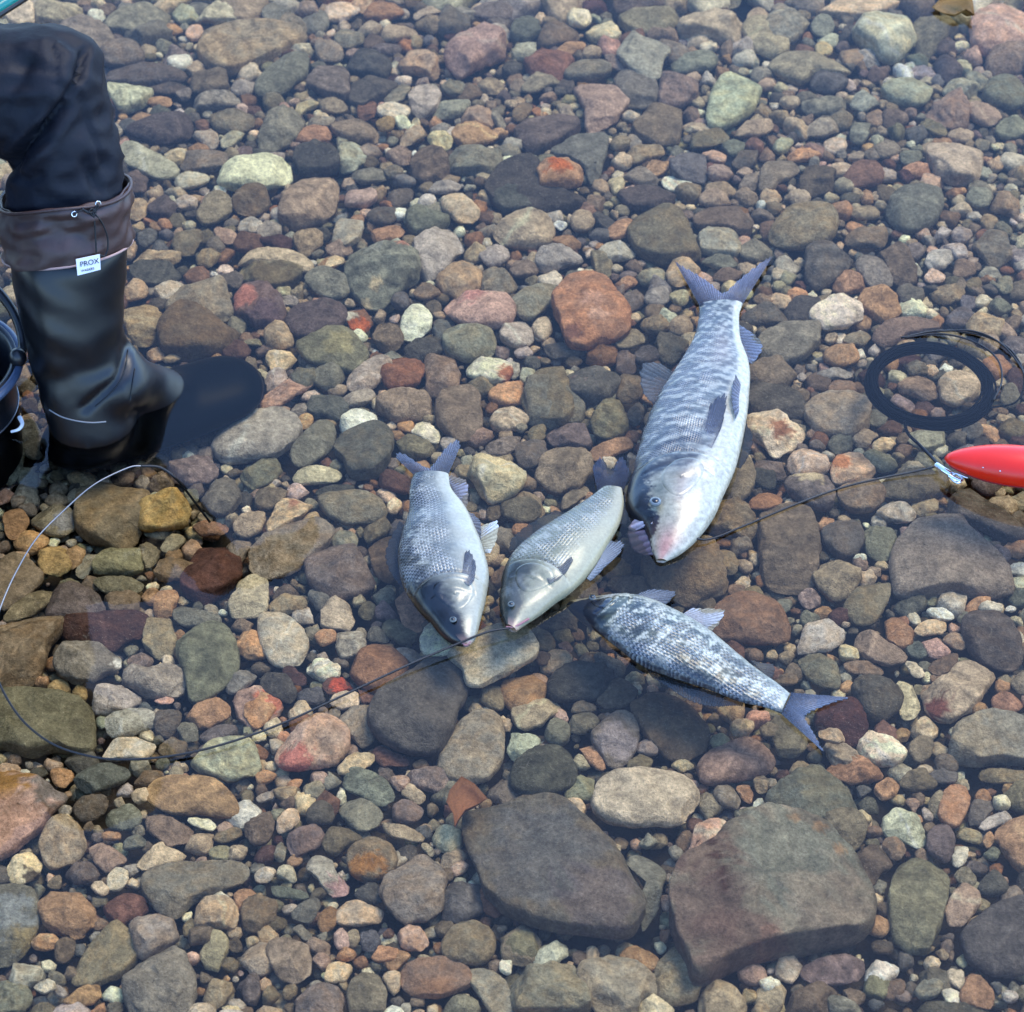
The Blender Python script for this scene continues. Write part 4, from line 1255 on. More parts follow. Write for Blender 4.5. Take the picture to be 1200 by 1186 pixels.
# patches of colour, or painted sheen, at one place on a stone: a word of its label -> (px, py, radius px, colour, strength)
SPOT = {
    'cream stone with a rusty orange patch': [(655, 195, 16, (190, 100, 40), .9), (648, 212, 24, (150, 110, 70), .5)],
    'small stone half white half orange': [(408, 368, 13, (212, 204, 184), 1), (421, 379, 12, (196, 106, 62), 1)],
    'white oblong stone with a rusty end': [(596, 434, 13, (168, 92, 56), .9)],
    'dark mauve stone with a pink corner': [(287, 346, 16, (196, 132, 116), .9), (310, 365, 20, (104, 86, 92), .8)],
    'cream angular stone with a rust-brown stain': [(915, 503, 14, (150, 92, 62), .85)],
    'mauve stone with a pale top half': [(944, 543, 27, (196, 178, 146), .95)],
    'tan stone with a rusty rim beside the thin line': [(983, 540, 15, (190, 120, 76), .8)],
    'tan-orange slab with a dark red lower edge': [(1098, 828, 15, (112, 58, 50), .9)],
    'big flat reddish-tan slab with a yellow corner': [(0, 912, 30, (150, 108, 42), .85), (62, 920, 24, (112, 112, 112), .8), (20, 975, 40, (178, 132, 108), .5)],
    'round stone with an orange band': [(437, 1013, 12, (176, 122, 66), .85), (420, 1014, 12, (176, 122, 66), .85)],
    'grey-green stone with a pink lower end': [(400, 1038, 13, (190, 150, 146), .9)],
    'cream-grey egg-shaped stone with a dark end': [(38, 1030, 12, (70, 56, 44), .9)],
    'speckled pale grey stone with a white tip': [(139, 771, 8, (226, 222, 214), .9)],
    'salmon-pink kite-shaped stone': [(315, 820, 16, (206, 120, 90), .8)],
    'lilac-grey pear-shaped stone': [(722, 868, 20, (176, 164, 168), .6)],
    'dark pitted stone with pale specks': [(440, 330, 9, (206, 186, 150), .9), (472, 292, 8, (200, 140, 116), .8), (428, 345, 6, (206, 186, 150), .8), (438, 297, 14, (150, 150, 140), .6)],
    'pinkish-mauve long stone': [(553, 348, 14, (206, 140, 132), .7)],
    'dark brown-grey rounded stone above the biggest slab': [],
    'dark brown flat stone with a tan stripe': [(505, 1160, 14, (168, 126, 96), .6), (520, 1158, 12, (168, 126, 96), .6)],
    'biggest pale boulder just breaking the surface': [(925, 1005, 62, (136, 138, 126), .7), (970, 1055, 45, (140, 126, 112), .6), (815, 1005, 38, (116, 94, 82), .75), (820, 1065, 44, (112, 90, 82), .7),
                                                       (856, 1105, 44, (120, 96, 86), .7), (832, 995, 5, (64, 38, 28), .8), (838, 1012, 6, (64, 38, 28), .85), (843, 1028, 6, (64, 38, 28), .85), (850, 1046, 6, (64, 38, 28), .8), (930, 958, 7, (168, 128, 88), .5), (960, 966, 7, (168, 128, 88), .5), (985, 990, 7, (168, 128, 88), .5), (905, 1105, 20, (146, 108, 92), .4)],
    'biggest flat dark slate slab': [(640, 1000, 60, (96, 98, 104), .5), (700, 1060, 40, (110, 98, 102), .5)],
    'olive trapezoid stone with a red top': [(648, 427, 13, (176, 84, 62), .85)],
    'large olive stone near the boot toe': [(400, 405, 18, (168, 156, 112), .6)],
    'mossy brown stone under a cream cap': [(320, 325, 30, (112, 98, 74), .8)],
    'pale tan stone split by a red seam': [(345, 588, 9, (156, 96, 78), .7)],
    'brick-red and white stone tip by the dark line': [(398, 803, 10, (186, 84, 62), .9)],
    'big salmon-orange boulder': [(672, 385, 14, (104, 70, 62), .75), (695, 350, 14, (206, 160, 134), .7), (700, 368, 12, (214, 172, 148), .6)],
    'pale tan-orange stone': [],
    'half shiny olive stone in the wire loop': [(75, 610, 14, (150, 152, 160), .7)],  # the pale patch is sky sheen put into the colour
    'big shiny blue-grey stone at the near corner': [(10, 1075, 26, (150, 156, 160), .6), (30, 1100, 14, (150, 130, 84), .6)],  # the grey patch is shine put into the colour
    'large pink-red oval stone': [(345, 888, 18, (186, 96, 88), .7), (385, 870, 18, (176, 150, 128), .7)],
    'yellow': [],
}

# extra height or lift for a few stones (label start -> (height factor, lift in m))
LIFT = {'biggest pale boulder': (1.25, 0.014), 'biggest flat dark': (0.85, 0.016), 'cream stone with a rusty orange': (1.0, 0.02), 'flat grey-green slab': (0.6, 0.006),
        'big salmon': (1.15, 0.012), 'small buff stone on': (1.0, 0.028), 'large dark brown-grey': (0.95, 0.008), 'large cream-yellow': (1, 0.008),
        'golden-yellow': (1.0, 0.012), 'speckled pale grey': (1.0, 0.01), 'white chalky rugged': (1.0, 0.008), 'pale green slab': (0.7, 0.026), 'pink rounded': (1, 0.01),
        'grey teardrop': (0.9, 0.012), 'cream knobbly': (1.1, 0.012), 'star-shaped': (0.7, 0.012), 'pale mint slab': (0.7, 0.024), 'lilac-grey pyramid': (1.2, 0.006)}

TR = read_traces(TRACES)
for i, s in enumerate(TR):
    s['i'] = i
    s['area'] = abs(area(s['px']))
    if area(s['px']) > 0: s['px'] = s['px'][::-1]         # counter-clockwise on the ground
    s['mid'] = s['px'].mean(0)
labelled = [s for s in TR if s['label']]
rest = sorted([s for s in TR if not s['label']], key=lambda s: -s['area'])
N_THINGS = 300
solo = labelled + rest[:max(0, N_THINGS - len(labelled))]
solo_ids = {s['i'] for s in solo}


def build_traced(s, nt_, np_):
    ratio, sq, nf, cut = FORM[s['f']]
    px = s['px']
    g = np.array([tuple(P(u, v, BED))[:2] for u, v in px])
    c0 = g.mean(0)
    ext = g.max(0) - g.min(0)
    # narrow half width (principal axes)
    d = g - c0
    ev = np.linalg.eigvalsh(np.cov(d.T))
    half = 1.55 * math.sqrt(max(ev[0], 1e-9))
    rng = np.random.default_rng(1000 + s['i'])
    h = half * ratio * rng.uniform(0.74, 1.02)
    h = min(h, 0.042)
    lift = 0.0
    if s['label']:
        for k, (hf, lf) in LIFT.items():
            if s['label'].startswith(k): h *= hf; lift = lf
    zc = BED + 0.30 * h + lift + rng.uniform(-0.002, 0.003)
    g = np.array([tuple(P(u, v, zc))[:2] for u, v in px])
    a0 = area(g)
    qx = np.roll(g, -1, 0)
    cr = g[:, 0] * qx[:, 1] - qx[:, 0] * g[:, 1]
    c = np.array([np.sum((g[:, i] + qx[:, i]) * cr) for i in (0, 1)]) / (6 * a0)
    d = g - c
    ymax = (d[:, 1].max() - d[:, 1].min()) / 2
    hh = h / math.tan(PITCH) * 0.8
    ky = math.sqrt(max(ymax ** 2 - hh ** 2, (0.55 * ymax) ** 2)) / ymax
    d[:, 1] *= ky
    d *= 1.085 if s['area'] < 6000 else 1.03
    paint = []
    if s.get('spot', s['label']) in SPOT:
        for (u, v, r_, colr, k) in SPOT[s.get('spot', s['label'])]:
            q = P(u, v, zc + 0.5 * h)
            paint.append((q.x - c[0], q.y - c[1], r_ * 0.00104, colr, k))
    V, F, C = stone_shape(d, h, s['f'], 50 + s['i'], nt_, np_, PAL[s['c']], paint)
    return Vector((c[0], c[1], zc)), V, F, C, d, h


# landmarks with short names for labels of the others
def short(lab):
    for w in (' with ', ' by ', ' under', ' beside', ' inside', ' in ', ' above', ' near ', ' behind', ' below', ' at ', ' left ', ' right ', ' just ', ' on ', ' between', ' crossed', ' touching', ' split', ' flecked', ' cut', ' along '):
        if w in lab[6:]: lab = lab[:6] + lab[6:].split(w)[0]
    return lab


shorts = {}
for s in labelled:
    shorts.setdefault(short(s['label']), []).append(s)
MARKS = [(k, v[0]['mid'], v[0]['i']) for k, v in shorts.items() if len(v) == 1 and len(k.split()) <= 5 and k.split()[-1] in ('stone', 'slab', 'block', 'boulder', 'cobble', 'pebble', 'lump', 'chip')]
MARKS += [('boot toe', np.array((300, 430)), -1), ('big fish tail', np.array((850, 330)), -2), ('big fish head', np.array((775, 620)), -3), ('line coil', np.array((1090, 447)), -4),
          ('red float', np.array((1165, 545)), -5), ('dark fish tail', np.array((950, 835)), -6), ('black bucket', np.array((10, 450)), -7)]
for s in labelled:
    if len(s['label'].split()) < 4:
        m = min((m for m in MARKS if m[2] != s['i']), key=lambda m: float(np.hypot(*(m[1] - s['mid']))))
        s['spot'] = s['label']
        s['label'] += ' beside the ' + m[0]
used = {s['label'] for s in labelled}
for s in solo:
    if s['label']: continue
    size = 'small ' if s['area'] < 900 else ('large ' if s['area'] > 3500 else '')
    head = size + CNAME[s['c']] + ' ' + FNAME[s['f']] + ' stone'
    near = sorted([(float(np.hypot(*(m[1] - s['mid']))), m) for m in MARKS if m[2] != s['i']], key=lambda t: t[0])[:9]
    best = None
    for i in range(len(near)):
        for j in range(i + 1, len(near)):
            a, b = near[i][1], near[j][1]
            va, vb = (a[1] - s['mid']), (b[1] - s['mid'])
            cosang = float(va @ vb) / (np.linalg.norm(va) * np.linalg.norm(vb) + 1e-9)
            lab = f'{head} between the {a[0]} and the {b[0]}'
            if len(lab.split()) > 16 or lab in used: continue
            score = near[i][0] + near[j][0] + 160 * (1 + cosang)
            if best is None or score < best[0]: best = (score, lab)
    s['label'] = best[1] if best else f'{head} beside the {near[0][1][0]}'
    used.add(s['label'])

OCC_X0, OCC_Y0, OCC_R = -1.5, -1.35, 0.0025
OCC = np.zeros((int(3.0 / OCC_R), int(3.6 / OCC_R)), bool)


def occupy(c, d, k=1.0):
    """mark a plan outline in the occupancy grid"""
    poly = d * k + np.array([c[0], c[1]])
    i0, j0 = ((poly.min(0) - (OCC_X0, OCC_Y0)) / OCC_R).astype(int)
    i1, j1 = ((poly.max(0) - (OCC_X0, OCC_Y0)) / OCC_R).astype(int) + 2
    i0, j0 = max(i0, 0), max(j0, 0)
    i1, j1 = min(i1, OCC.shape[0]), min(j1, OCC.shape[1])
    if i1 <= i0 or j1 <= j0: return
    gx, gy = np.meshgrid(OCC_X0 + (np.arange(i0, i1) + .5) * OCC_R, OCC_Y0 + (np.arange(j0, j1) + .5) * OCC_R, indexing='ij')
    ins = np.zeros(gx.shape, bool)
    q = np.roll(poly, -1, 0)
    for (x1, y1), (x2, y2) in zip(poly, q):
        if y1 == y2: continue
        m = (gy < y1) != (gy < y2)
        ins ^= m & (gx < (x2 - x1) * (gy - y1) / (y2 - y1) + x1)
    OCC[i0:i1, j0:j1] |= ins


class Heap:
    def __init__(self): self.V, self.F, self.C, self.n = [], [], [], 0
    def add(self, c, V, F, C):
        self.V.append(V + np.array(c)); self.F.append(F + self.n); self.C.append(C); self.n += len(V)
    def build(self, name):
        me = np_mesh(name, np.concatenate(self.V), np.concatenate(self.F), STONE, np.concatenate(self.C))
        o = bpy.data.objects.new(name, me)
        COL.objects.link(o)
        return tag(o, kind='stuff')


pebbles = Heap()
for s in TR:
    big = s['area'] > 3500
    one = s['i'] in solo_ids
    nt_, np_ = (72, 30) if big else ((44, 20) if one else (28, 14))
    if s['area'] > 12000: nt_, np_ = 120, 44
    c, V, F, C, d, h = build_traced(s, nt_, np_)
    occupy(c, d)
    if one:
        me = np_mesh('river_stone', V, F, STONE, C)
        o = bpy.data.objects.new('river_stone', me)
        o.location = c
        COL.objects.link(o)
        tag(o, s['label'], 'stone', 'stones on the river bed')
    else:
        pebbles.add(c, V, F, C)

# the gaps between them, and the bed beyond the frame, are packed with smaller ones
rng = np.random.default_rng(11)
HUES = [('gy', 2.5), ('dg', 1.8), ('lg', 2.2), ('br', 3.2), ('tn', 4), ('bf', 3.2), ('gg', 2), ('pg', 1.2), ('ol', 2), ('or', 1.8), ('rd', 1), ('pk', .8), ('cr', 1.4), ('wh', .9), ('bg', .8), ('gn', .5), ('rs', .5), ('mr', .4)]
hk = [h for h, _ in HUES]; hp = np.array([w for _, w in HUES]); hp = hp / hp.sum()
fk, fp = ['o', 'a', 'b', 'l', 'r', 't', 'f'], np.array([.22, .30, .14, .12, .06, .10, .06])
LIB = {}
ang12 = np.linspace(0, 2 * math.pi, 12, endpoint=False)


def try_fill(x, y, R):
    xs = x + np.r_[0, R * 0.45 * np.cos(ang12[::2]), R * 0.85 * np.cos(ang12)]
    ys = y + np.r_[0, R * 0.45 * np.sin(ang12[::2]), R * 0.85 * np.sin(ang12)]
    i = ((xs - OCC_X0) / OCC_R).astype(int); j = ((ys - OCC_Y0) / OCC_R).astype(int)
    if i.min() < 0 or j.min() < 0 or i.max() >= OCC.shape[0] or j.max() >= OCC.shape[1]: return False
    o = OCC[i, j]
    return (not o[0]) and o.sum() <= (7 if R > 0.009 else 4)


def random_outline(R):
    n = int(rng.integers(6, 10))
    a = np.sort(rng.uniform(0, 2 * math.pi, n) * 0.35 + np.linspace(0, 2 * math.pi, n, endpoint=False) * 1.0)
    r = R * rng.uniform(0.78, 1.18, n)
    el = rng.uniform(0.62, 1.0)
    p = np.stack([np.cos(a) * r / math.sqrt(el), np.sin(a) * r * math.sqrt(el)], 1)
    t = rng.uniform(0, math.pi)
    return p @ np.array([[math.cos(t), math.sin(t)], [-math.sin(t), math.cos(t)]])


for R, tries, nt_, np_ in ((0.060, 500, 32, 16), (0.042, 1600, 26, 13), (0.030, 4500, 22, 11), (0.021, 9000, 18, 9), (0.0145, 20000, 14, 8), (0.010, 34000, 12, 7), (0.0068, 30000, 10, 6), (0.0045, 24000, 8, 5)):
    if R > 0.012: pts = rng.uniform((-1.45, -1.3), (1.45, 2.2), (tries, 2))
    else: pts = rng.uniform((-0.85, -0.85), (0.85, 1.15), (tries, 2))
    for x, y in pts:
        inside = -0.72 - 0.16 * y < x < 0.72 + 0.16 * y and -0.78 < y < 1.0
        if inside and R > 0.025: continue
        r = R * rng.uniform(0.8, 1.15)
        if not try_fill(x, y, r): continue
        d = random_outline(r)
        f = fk[rng.choice(7, p=fp)]
        h = r * FORM[f][0] * rng.uniform(0.9, 1.25)
        V, F, C = stone_shape(d, h, f, int(rng.integers(1 << 30)), nt_, np_, PAL[hk[rng.choice(len(hk), p=hp)]])
        zc = BED - 0.003 + 0.15 * h - max(0, 0.012 - r) * 1.0
        pebbles.add((x, y, zc), V, F, C)
        occupy((x, y), d, 0.95)
pebbles.build('pebbles')
# a lower layer of gravel so that no gap looks through to bare silt
gravel = Heap()
base = []
for k in range(60):
    r = 0.008
    d = random_outline(r)
    base.append(stone_shape(d, r * 0.6, fk[rng.choice(7, p=fp)], 900 + k, 10, 6, PAL[hk[rng.choice(len(hk), p=hp)]]))
for k in range(6500):
    V, F, C = base[k % 60]
    sc = rng.uniform(0.5, 1.9)
    a = rng.uniform(0, 6.28)
    Rm = np.array([[math.cos(a), -math.sin(a), 0], [math.sin(a), math.cos(a), 0], [0, 0, 1]])
    x, y = rng.uniform((-0.8, -0.8), (0.8, 1.1))
    gravel.add((x, y, BED - 0.020 + rng.uniform(-0.006, 0.006)), (V * sc) @ Rm.T, F, C * np.array([.9, .9, .9, 1]))
gravel.build('gravel')


# ------------------------------------------------------------------ fish
def spline(pts, n):
    """Catmull-Rom through rows of PTS, n samples"""
    pts = np.asarray(pts, float)
    q = np.vstack([2 * pts[0] - pts[1], pts, 2 * pts[-1] - pts[-2]])
    out = []
    m = len(pts) - 1
    for t in np.linspace(0, m, n):
        i = min(int(t), m - 1)
        u = t - i
        p0, p1, p2, p3 = q[i:i + 4]
        out.append(0.5 * (2 * p1 + (p2 - p0) * u + (2 * p0 - 5 * p1 + 4 * p2 - p3) * u ** 2 + (3 * p1 - p0 - 3 * p2 + p3) * u ** 3))
    return np.array(out)


def smooth01(x, a, b):
    t = np.clip((x - a) / (b - a), 0, 1)
    return t * t * (3 - 2 * t)


def fish_body(stations, zf, thick, gill, colour, mat, seed, tilt=0.0, nose_drop=0.0, ns=230, na=112, fade=0.95, fade0=0.0):
    """STATIONS: (dorsal px, ventral px) pairs from the tail base to the nose; GILL: 0..1 place of the gill cover's edge.
    The body lies on its side; s runs -1 (back) .. 1 (belly)."""
    rows = []
    for (dx, dy, vx, vy) in stations:
        D, Vn = P(dx, dy, zf), P(vx, vy, zf)
        rows.append((D.x, D.y, Vn.x, Vn.y))
    R = spline(rows, ns)
    rng = np.random.default_rng(seed)
    L = np.r_[0, np.cumsum(np.linalg.norm(np.diff((R[:, :2] + R[:, 2:]) / 2, axis=0), axis=1))]
    U = L / L[-1]
    verts, sk, S, UU, TOP = [], [], [], [], []
    for i in range(ns):
        d, v = R[i, :2], R[i, 2:]
        c, hv = (d + v) / 2, (v - d) / 2
        hw = np.linalg.norm(hv)
        u = U[i]
        th = hw * (thick * (0.72 + 0.28 * smooth01(u, 0.02, 0.5)) if u < 0.75 else thick * (1 + 0.25 * smooth01(u, .75, .95)))
        zc = zf - nose_drop * smooth01(u, 0.72, 1.0) - tilt * 0.0
        for j in range(na):
            a = 2 * math.pi * j / na
            ca, sa = math.cos(a), math.sin(a)
            s = -ca
            # fuller at the back's shoulder, thinner at the belly's keel
            prof = np.sign(sa) * abs(sa) ** 0.9
            z = zc + prof * th * (1.0 - 0.10 * s) + tilt * s * hw
            x, y = c + hv * s
            # gill cover: a raised plate with a step behind it
            g0 = gill - 0.055 * (1 - s * s)
            e = (u - g0) * L[-1]
            lump = 0.0026 * smooth01(e, -0.0015, 0.0015) * (1 - smooth01(e, 0.004, 0.045)) - 0.0020 * math.exp(-(e / 0.0022) ** 2)
            lump += -0.0012 * math.exp(-((e - 0.022) / 0.002) ** 2) * (abs(s) < 0.7)
            if sa > -0.2: z += lump * (1 - s ** 4)
            verts.append((x, y, z)); S.append(s); UU.append(u); TOP.append(sa)
            amt = (1 - smooth01(u, gill - 0.06, gill - 0.03)) * smooth01(u, 0.0, 0.04)
            sk.append((L[i], s * hw * (1 + 0.25 * abs(s)), amt * (1 - fade * float(smooth01(s, fade0, fade0 + 0.4)))))
    f = []
    for i in range(ns - 1):
        for j in range(na):
            k = (j + 1) % na
            f.append((i * na + j, i * na + k, (i + 1) * na + k, (i + 1) * na + j))
    f.append(tuple(range(na)))
    f.append(tuple(range((ns - 1) * na, ns * na))[::-1])
    V = np.array(verts)
    S, UU, TOP = map(np.array, (S, UU, TOP))
    V[:, 2] += waves(rng, V, [(0.09, 0.0010), (0.03, 0.0004)])
    C = colour(UU, S, V, rng)
    C = np.concatenate([np.clip(C * np.array([.485, .44, .33]), 0.004, 0.9), np.ones((len(C), 1))], 1)
    return V, f, C, np.array(sk), R, L


def blend(C, col, k):
    k = np.clip(k, 0, 1)[:, None]
    return C * (1 - k) + lin(col) * k


def fin(parent, name, base, edge, z0, z1, hue, tip, rays=14, seed=0, mat=None, n=48, m=14, droop=0.0, ragged=0.10):
    g_ = lambda c: tuple(0.5 * x + 0.5 * (0.3 * c[0] + 0.59 * c[1] + 0.11 * c[2]) * w for x, w in zip(c, (1.0, 1.0, 1.02)))
    hue, tip = g_(hue), g_(tip)
    rays = int(rays * 1.5)
    n = max(n, rays * 4)
    """fin between two px polylines: BASE (at height z0, where it grows from the body) and EDGE (its free rim, at z1); rays are raised ribs"""
    B = spline([tuple(P(u, v, z0)) for u, v in base], n)
    E = spline([tuple(P(u, v, z1)) for u, v in edge], n)
    rng = np.random.default_rng(seed)
    V, C = [], []
    for side in (1, -1):
        for i in range(n):
            ph = i / (n - 1) * rays * 2 * math.pi
            rag = 1 - ragged * (0.5 + 0.5 * math.cos(ph * 0.5 + seed)) * (0.3 + 0.7 * rng.random()) if side == 1 else None
            if side == 1: rags = rags + [rag] if i else [rag]
            rag = rags[i]
            for j in range(m):
                t = j / (m - 1) * rag
                p = B[i] * (1 - t) + E[i] * t
                p = p.copy()
                p[2] += 0.0
                p[2] += (0.0007 * math.cos(ph) * (1 - 0.3 * t) + 0.0022 * t * math.sin(i / (n - 1) * 9 + seed)) - droop * t * t + side * (0.0011 * (1 - t) + 0.0004)
                V.append(p)
                k = 0.5 + 0.5 * math.cos(ph)
                c = lin(hue) * (1 - t) + lin(tip) * t
                C.append(np.r_[c * (0.60 + 0.65 * k) * (0.9 + 0.2 * rng.random()), 1])
    f = []
    o = n * m
    for i in range(n - 1):
        for j in range(m - 1):
            a, b, c, d = i * m + j, (i + 1) * m + j, (i + 1) * m + j + 1, i * m + j + 1
            f.append((a, b, c, d)); f.append((o + d, o + c, o + b, o + a))
    rim = [(i * m) for i in range(n)] + [((n - 1) * m + j) for j in range(1, m)] + [(i * m + m - 1) for i in range(n - 2, -1, -1)] + [j for j in range(m - 2, 0, -1)]
    for a, b in zip(rim, rim[1:] + rim[:1]):
        f.append((b, a, o + a, o + b))
    return mesh_obj(name, V, f, mat or FINM, parent, np.clip(np.array(C), 0.003, 0.9))


def gill_cover(parent, V, L, C, mat, uc, du, s0, ds, na=112, k=1.0, rise=0.0016):
    """the gill cover: a thin plate lying on the side of the head, its rear rim standing clear of the body"""
    ns = len(L)
    U = L / L[-1]
    G = V.reshape(ns, na, 3)
    Cg = C.reshape(ns, na, 4)

    def surf(A, u, s):
        i = min(max(float(np.interp(u, U, np.arange(ns))), 0), ns - 1.001)
        j = math.acos(max(-0.999, min(0.999, -s))) / (2 * math.pi) * na
        i0, j0 = int(i), int(j)
        fi, fj = i - i0, j - j0
        j1 = (j0 + 1) % na
        return (A[i0, j0] * (1 - fi) + A[i0 + 1, j0] * fi) * (1 - fj) + (A[i0, j1] * (1 - fi) + A[i0 + 1, j1] * fi) * fj

    nr, nt_ = 12, 48
    Vv, Cc_, f = [], [], []
    for i in range(nr):
        r = i / (nr - 1)
        for j in range(nt_):
            a = 2 * math.pi * j / nt_
            cx, sy = math.cos(a), math.sin(a)
            cx = cx if cx < 0 else cx * 0.9
            u, s = uc + du * r * cx, s0 + ds * r * sy * (1 - 0.25 * cx)
            p = np.array(surf(G, u, s))
            rear = max(0.0, -cx)
            p[2] += rise * (1 - r ** 6) * (0.35 + 0.65 * rear) + 0.0004 * math.sin(9 * r) * (r < .9) - 0.0012 * (r > 0.97)
            c = np.array(surf(Cg, u, s))[:3]
            shade = 1.0 + 0.22 * math.exp(-((r - 0.80) / 0.12) ** 2) * rear - 0.35 * (r > 0.95) - 0.12 * math.exp(-((r - 0.5) / 0.06) ** 2)
            Vv.append(p); Cc_.append((*np.clip(c * shade * k, 0, .85), 1))
    for i in range(nr - 1):
        for j in range(nt_):
            q = (j + 1) % nt_
            f.append((i * nt_ + j, (i + 1) * nt_ + j, (i + 1) * nt_ + q, i * nt_ + q))
    return mesh_obj('gill_cover', Vv, f, mat, parent, Cc_)


def uv_ball(c, r, axes=None, n=20, m=12):
    """ellipsoid; AXES three vectors times radii r = (a, b, c)"""
    ax = axes or (Vector((1, 0, 0)), Vector((0, 1, 0)), Vector((0, 0, 1)))
    V, f = [], []
    for i in range(m + 1):
        p = math.pi * i / m
        for j in range(n):
            t = 2 * math.pi * j / n
            q = Vector(c) + ax[0] * (r[0] * math.sin(p) * math.cos(t)) + ax[1] * (r[1] * math.sin(p) * math.sin(t)) + ax[2] * (r[2] * math.cos(p))
            V.append(tuple(q))
    for i in range(m):
        for j in range(n):
            k = (j + 1) % n
            f.append((i * n + j, (i + 1) * n + j, (i + 1) * n + k, i * n + k))
    return V, f


def tube(name, pts, r, mat, parent=None, n=None, seg=10, taper=None, closed=False):
    q = spline(pts, n or max(24, len(pts) * 8))
    T = np.gradient(q, axis=0)
    T /= np.linalg.norm(T, axis=1)[:, None] + 1e-12
    V, f = [], []
    ref = np.array([0.0, 0.0, 1.0])
    for i, (p, t) in enumerate(zip(q, T)):
        a = np.cross(t, ref)
        if np.linalg.norm(a) < 0.05: a = np.cross(t, (1.0, 0, 0))
        a /= np.linalg.norm(a)
        b = np.cross(a, t)
        rr = r if taper is None else r * (taper[0] + (taper[1] - taper[0]) * i / (len(q) - 1))
        for j in range(seg):
            w = 2 * math.pi * j / seg
            V.append(p + (a * math.cos(w) + b * math.sin(w)) * rr)
    m = len(q)
    for i in range(m - 1):
        for j in range(seg):
            k = (j + 1) % seg
            f.append((i * seg + j, i * seg + k, (i + 1) * seg + k, (i + 1) * seg + j))
    if not closed:
        f.append(tuple(range(seg))[::-1])
        f.append(tuple(range((m - 1) * seg, m * seg)))
    return mesh_obj(name, V, f, mat, parent)


FINM = attr_material('fish_fin', 0.5, 0.2, None, 400, 0.3, 0.34, 0.3)
MEMB = attr_material('mouth_skin', 0.3, 0.4, None, 300, 0.3, 0.0, 0.25)
HEADM = attr_material('fish_head_skin', 0.22, 0.6, None, 180, 0.25, 0.0, 0.22)
SK_SMALL = attr_material('carp_skin', 0.26, 0.55, (200, 230), 260, 0.6, dark=0.95)
SK_BIG = attr_material('big_carp_skin', 0.27, 0.55, (260, 300), 160, 0.55, 0.0, 0.34, dark=0.75)
SK_DARK = attr_material('dark_fish_skin', 0.28, 0.55, (185, 215), 220, 0.7, dark=1.0)


def eye(parent, px, z, r, iris=(82, 84, 76)):
    c = P(px[0], px[1], z)
    V, f = uv_ball((0, 0, 0), (r, r, r * 0.55), n=24, m=14)
    C = []
    for v in V:
        d = math.hypot(v[0], v[1]) / r
        C.append((*lin((88, 94, 94) if 0.84 < d else (iris if d > .6 else (18, 20, 24))), 1))
    e = mesh_obj('eye', [tuple(Vector(v) + c) for v in V], f, EYEM, parent, C)
    V, f = uv_ball(c + Vector((0, -r * 0.08, r * 0.34)), (r * 0.62, r * 0.62, r * 0.3))
    mesh_obj('pupil', V, f, EYEB, e)
    return e


DULLPINK = simple('fish_mouth', (150, 104, 104), 0.4, 0.4)
EYEM = attr_material('fish_eye', 0.15, 0.6, None, 500, 0.05, 0.0, 0.1)


def col_silver(dark=(52, 64, 80), flank=(176, 186, 192), belly=(226, 230, 226), head_dark=(44, 54, 70), back=-0.45, yellow=0.0, gill=0.76, headk=0.9):
    def fn(U, S, V, rng):
        n1 = waves(rng, V, [(0.05, 0.32), (0.018, 0.28), (0.008, 0.25), (0.0035, 0.20)])
        C = np.tile(lin(flank), (len(U), 1))
        C = blend(C, belly, smooth01(S, 0.05, 0.65) * 0.95)
        C = blend(C, dark, (1 - smooth01(S + 0.22 * n1, back - 0.35, back + 0.25)) * 0.92)
        C = blend(C, (232, 238, 242), smooth01(n1, 0.15, 0.7) * 0.5 * (S < 0.5))
        C = blend(C, (96, 112, 130), smooth01(-n1, 0.3, 0.9) * 0.45 * (S < 0.35))
        if yellow: C = blend(C, (196, 190, 150), yellow * smooth01(S, -0.5, 0.3) * (1 - smooth01(U, 0.8, 1.0) * 0.3))
        C = blend(C, (70, 78, 88), np.exp(-((S + 0.10 - 0.12 * (U - 0.4)) / 0.022) ** 2) * 0.5 * (U < gill - .05) * (0.4 + 0.6 * (np.sin(U * 260) > -0.2)))
        H = smooth01(U, gill - 0.04, gill)
        C = blend(C, (204, 202, 188), H * 0.5 * smooth01(S, -0.6, 0.1))
        C = blend(C, head_dark, H * headk * (1 - smooth01(S + 0.15 * n1 - 0.35 * smooth01(U, .8, .95), -0.30, 0.18)))
        C = blend(C, (226, 186, 180), smooth01(U, 0.955, 1.0) * 0.65 * (S > -0.5))
        g0 = gill - 0.055 * (1 - S * S)
        C = blend(C, (92, 86, 84), np.exp(-((U - g0) / 0.006) ** 2) * 0.6 * (S < 0.75))
        return C
    return fn


def fish_thing(name, label, loc_px, zf):
    p = P(loc_px[0], loc_px[1], zf)
    r = empty(name, p)
    return tag(r, label, 'fish', 'fish caught on the stringer')


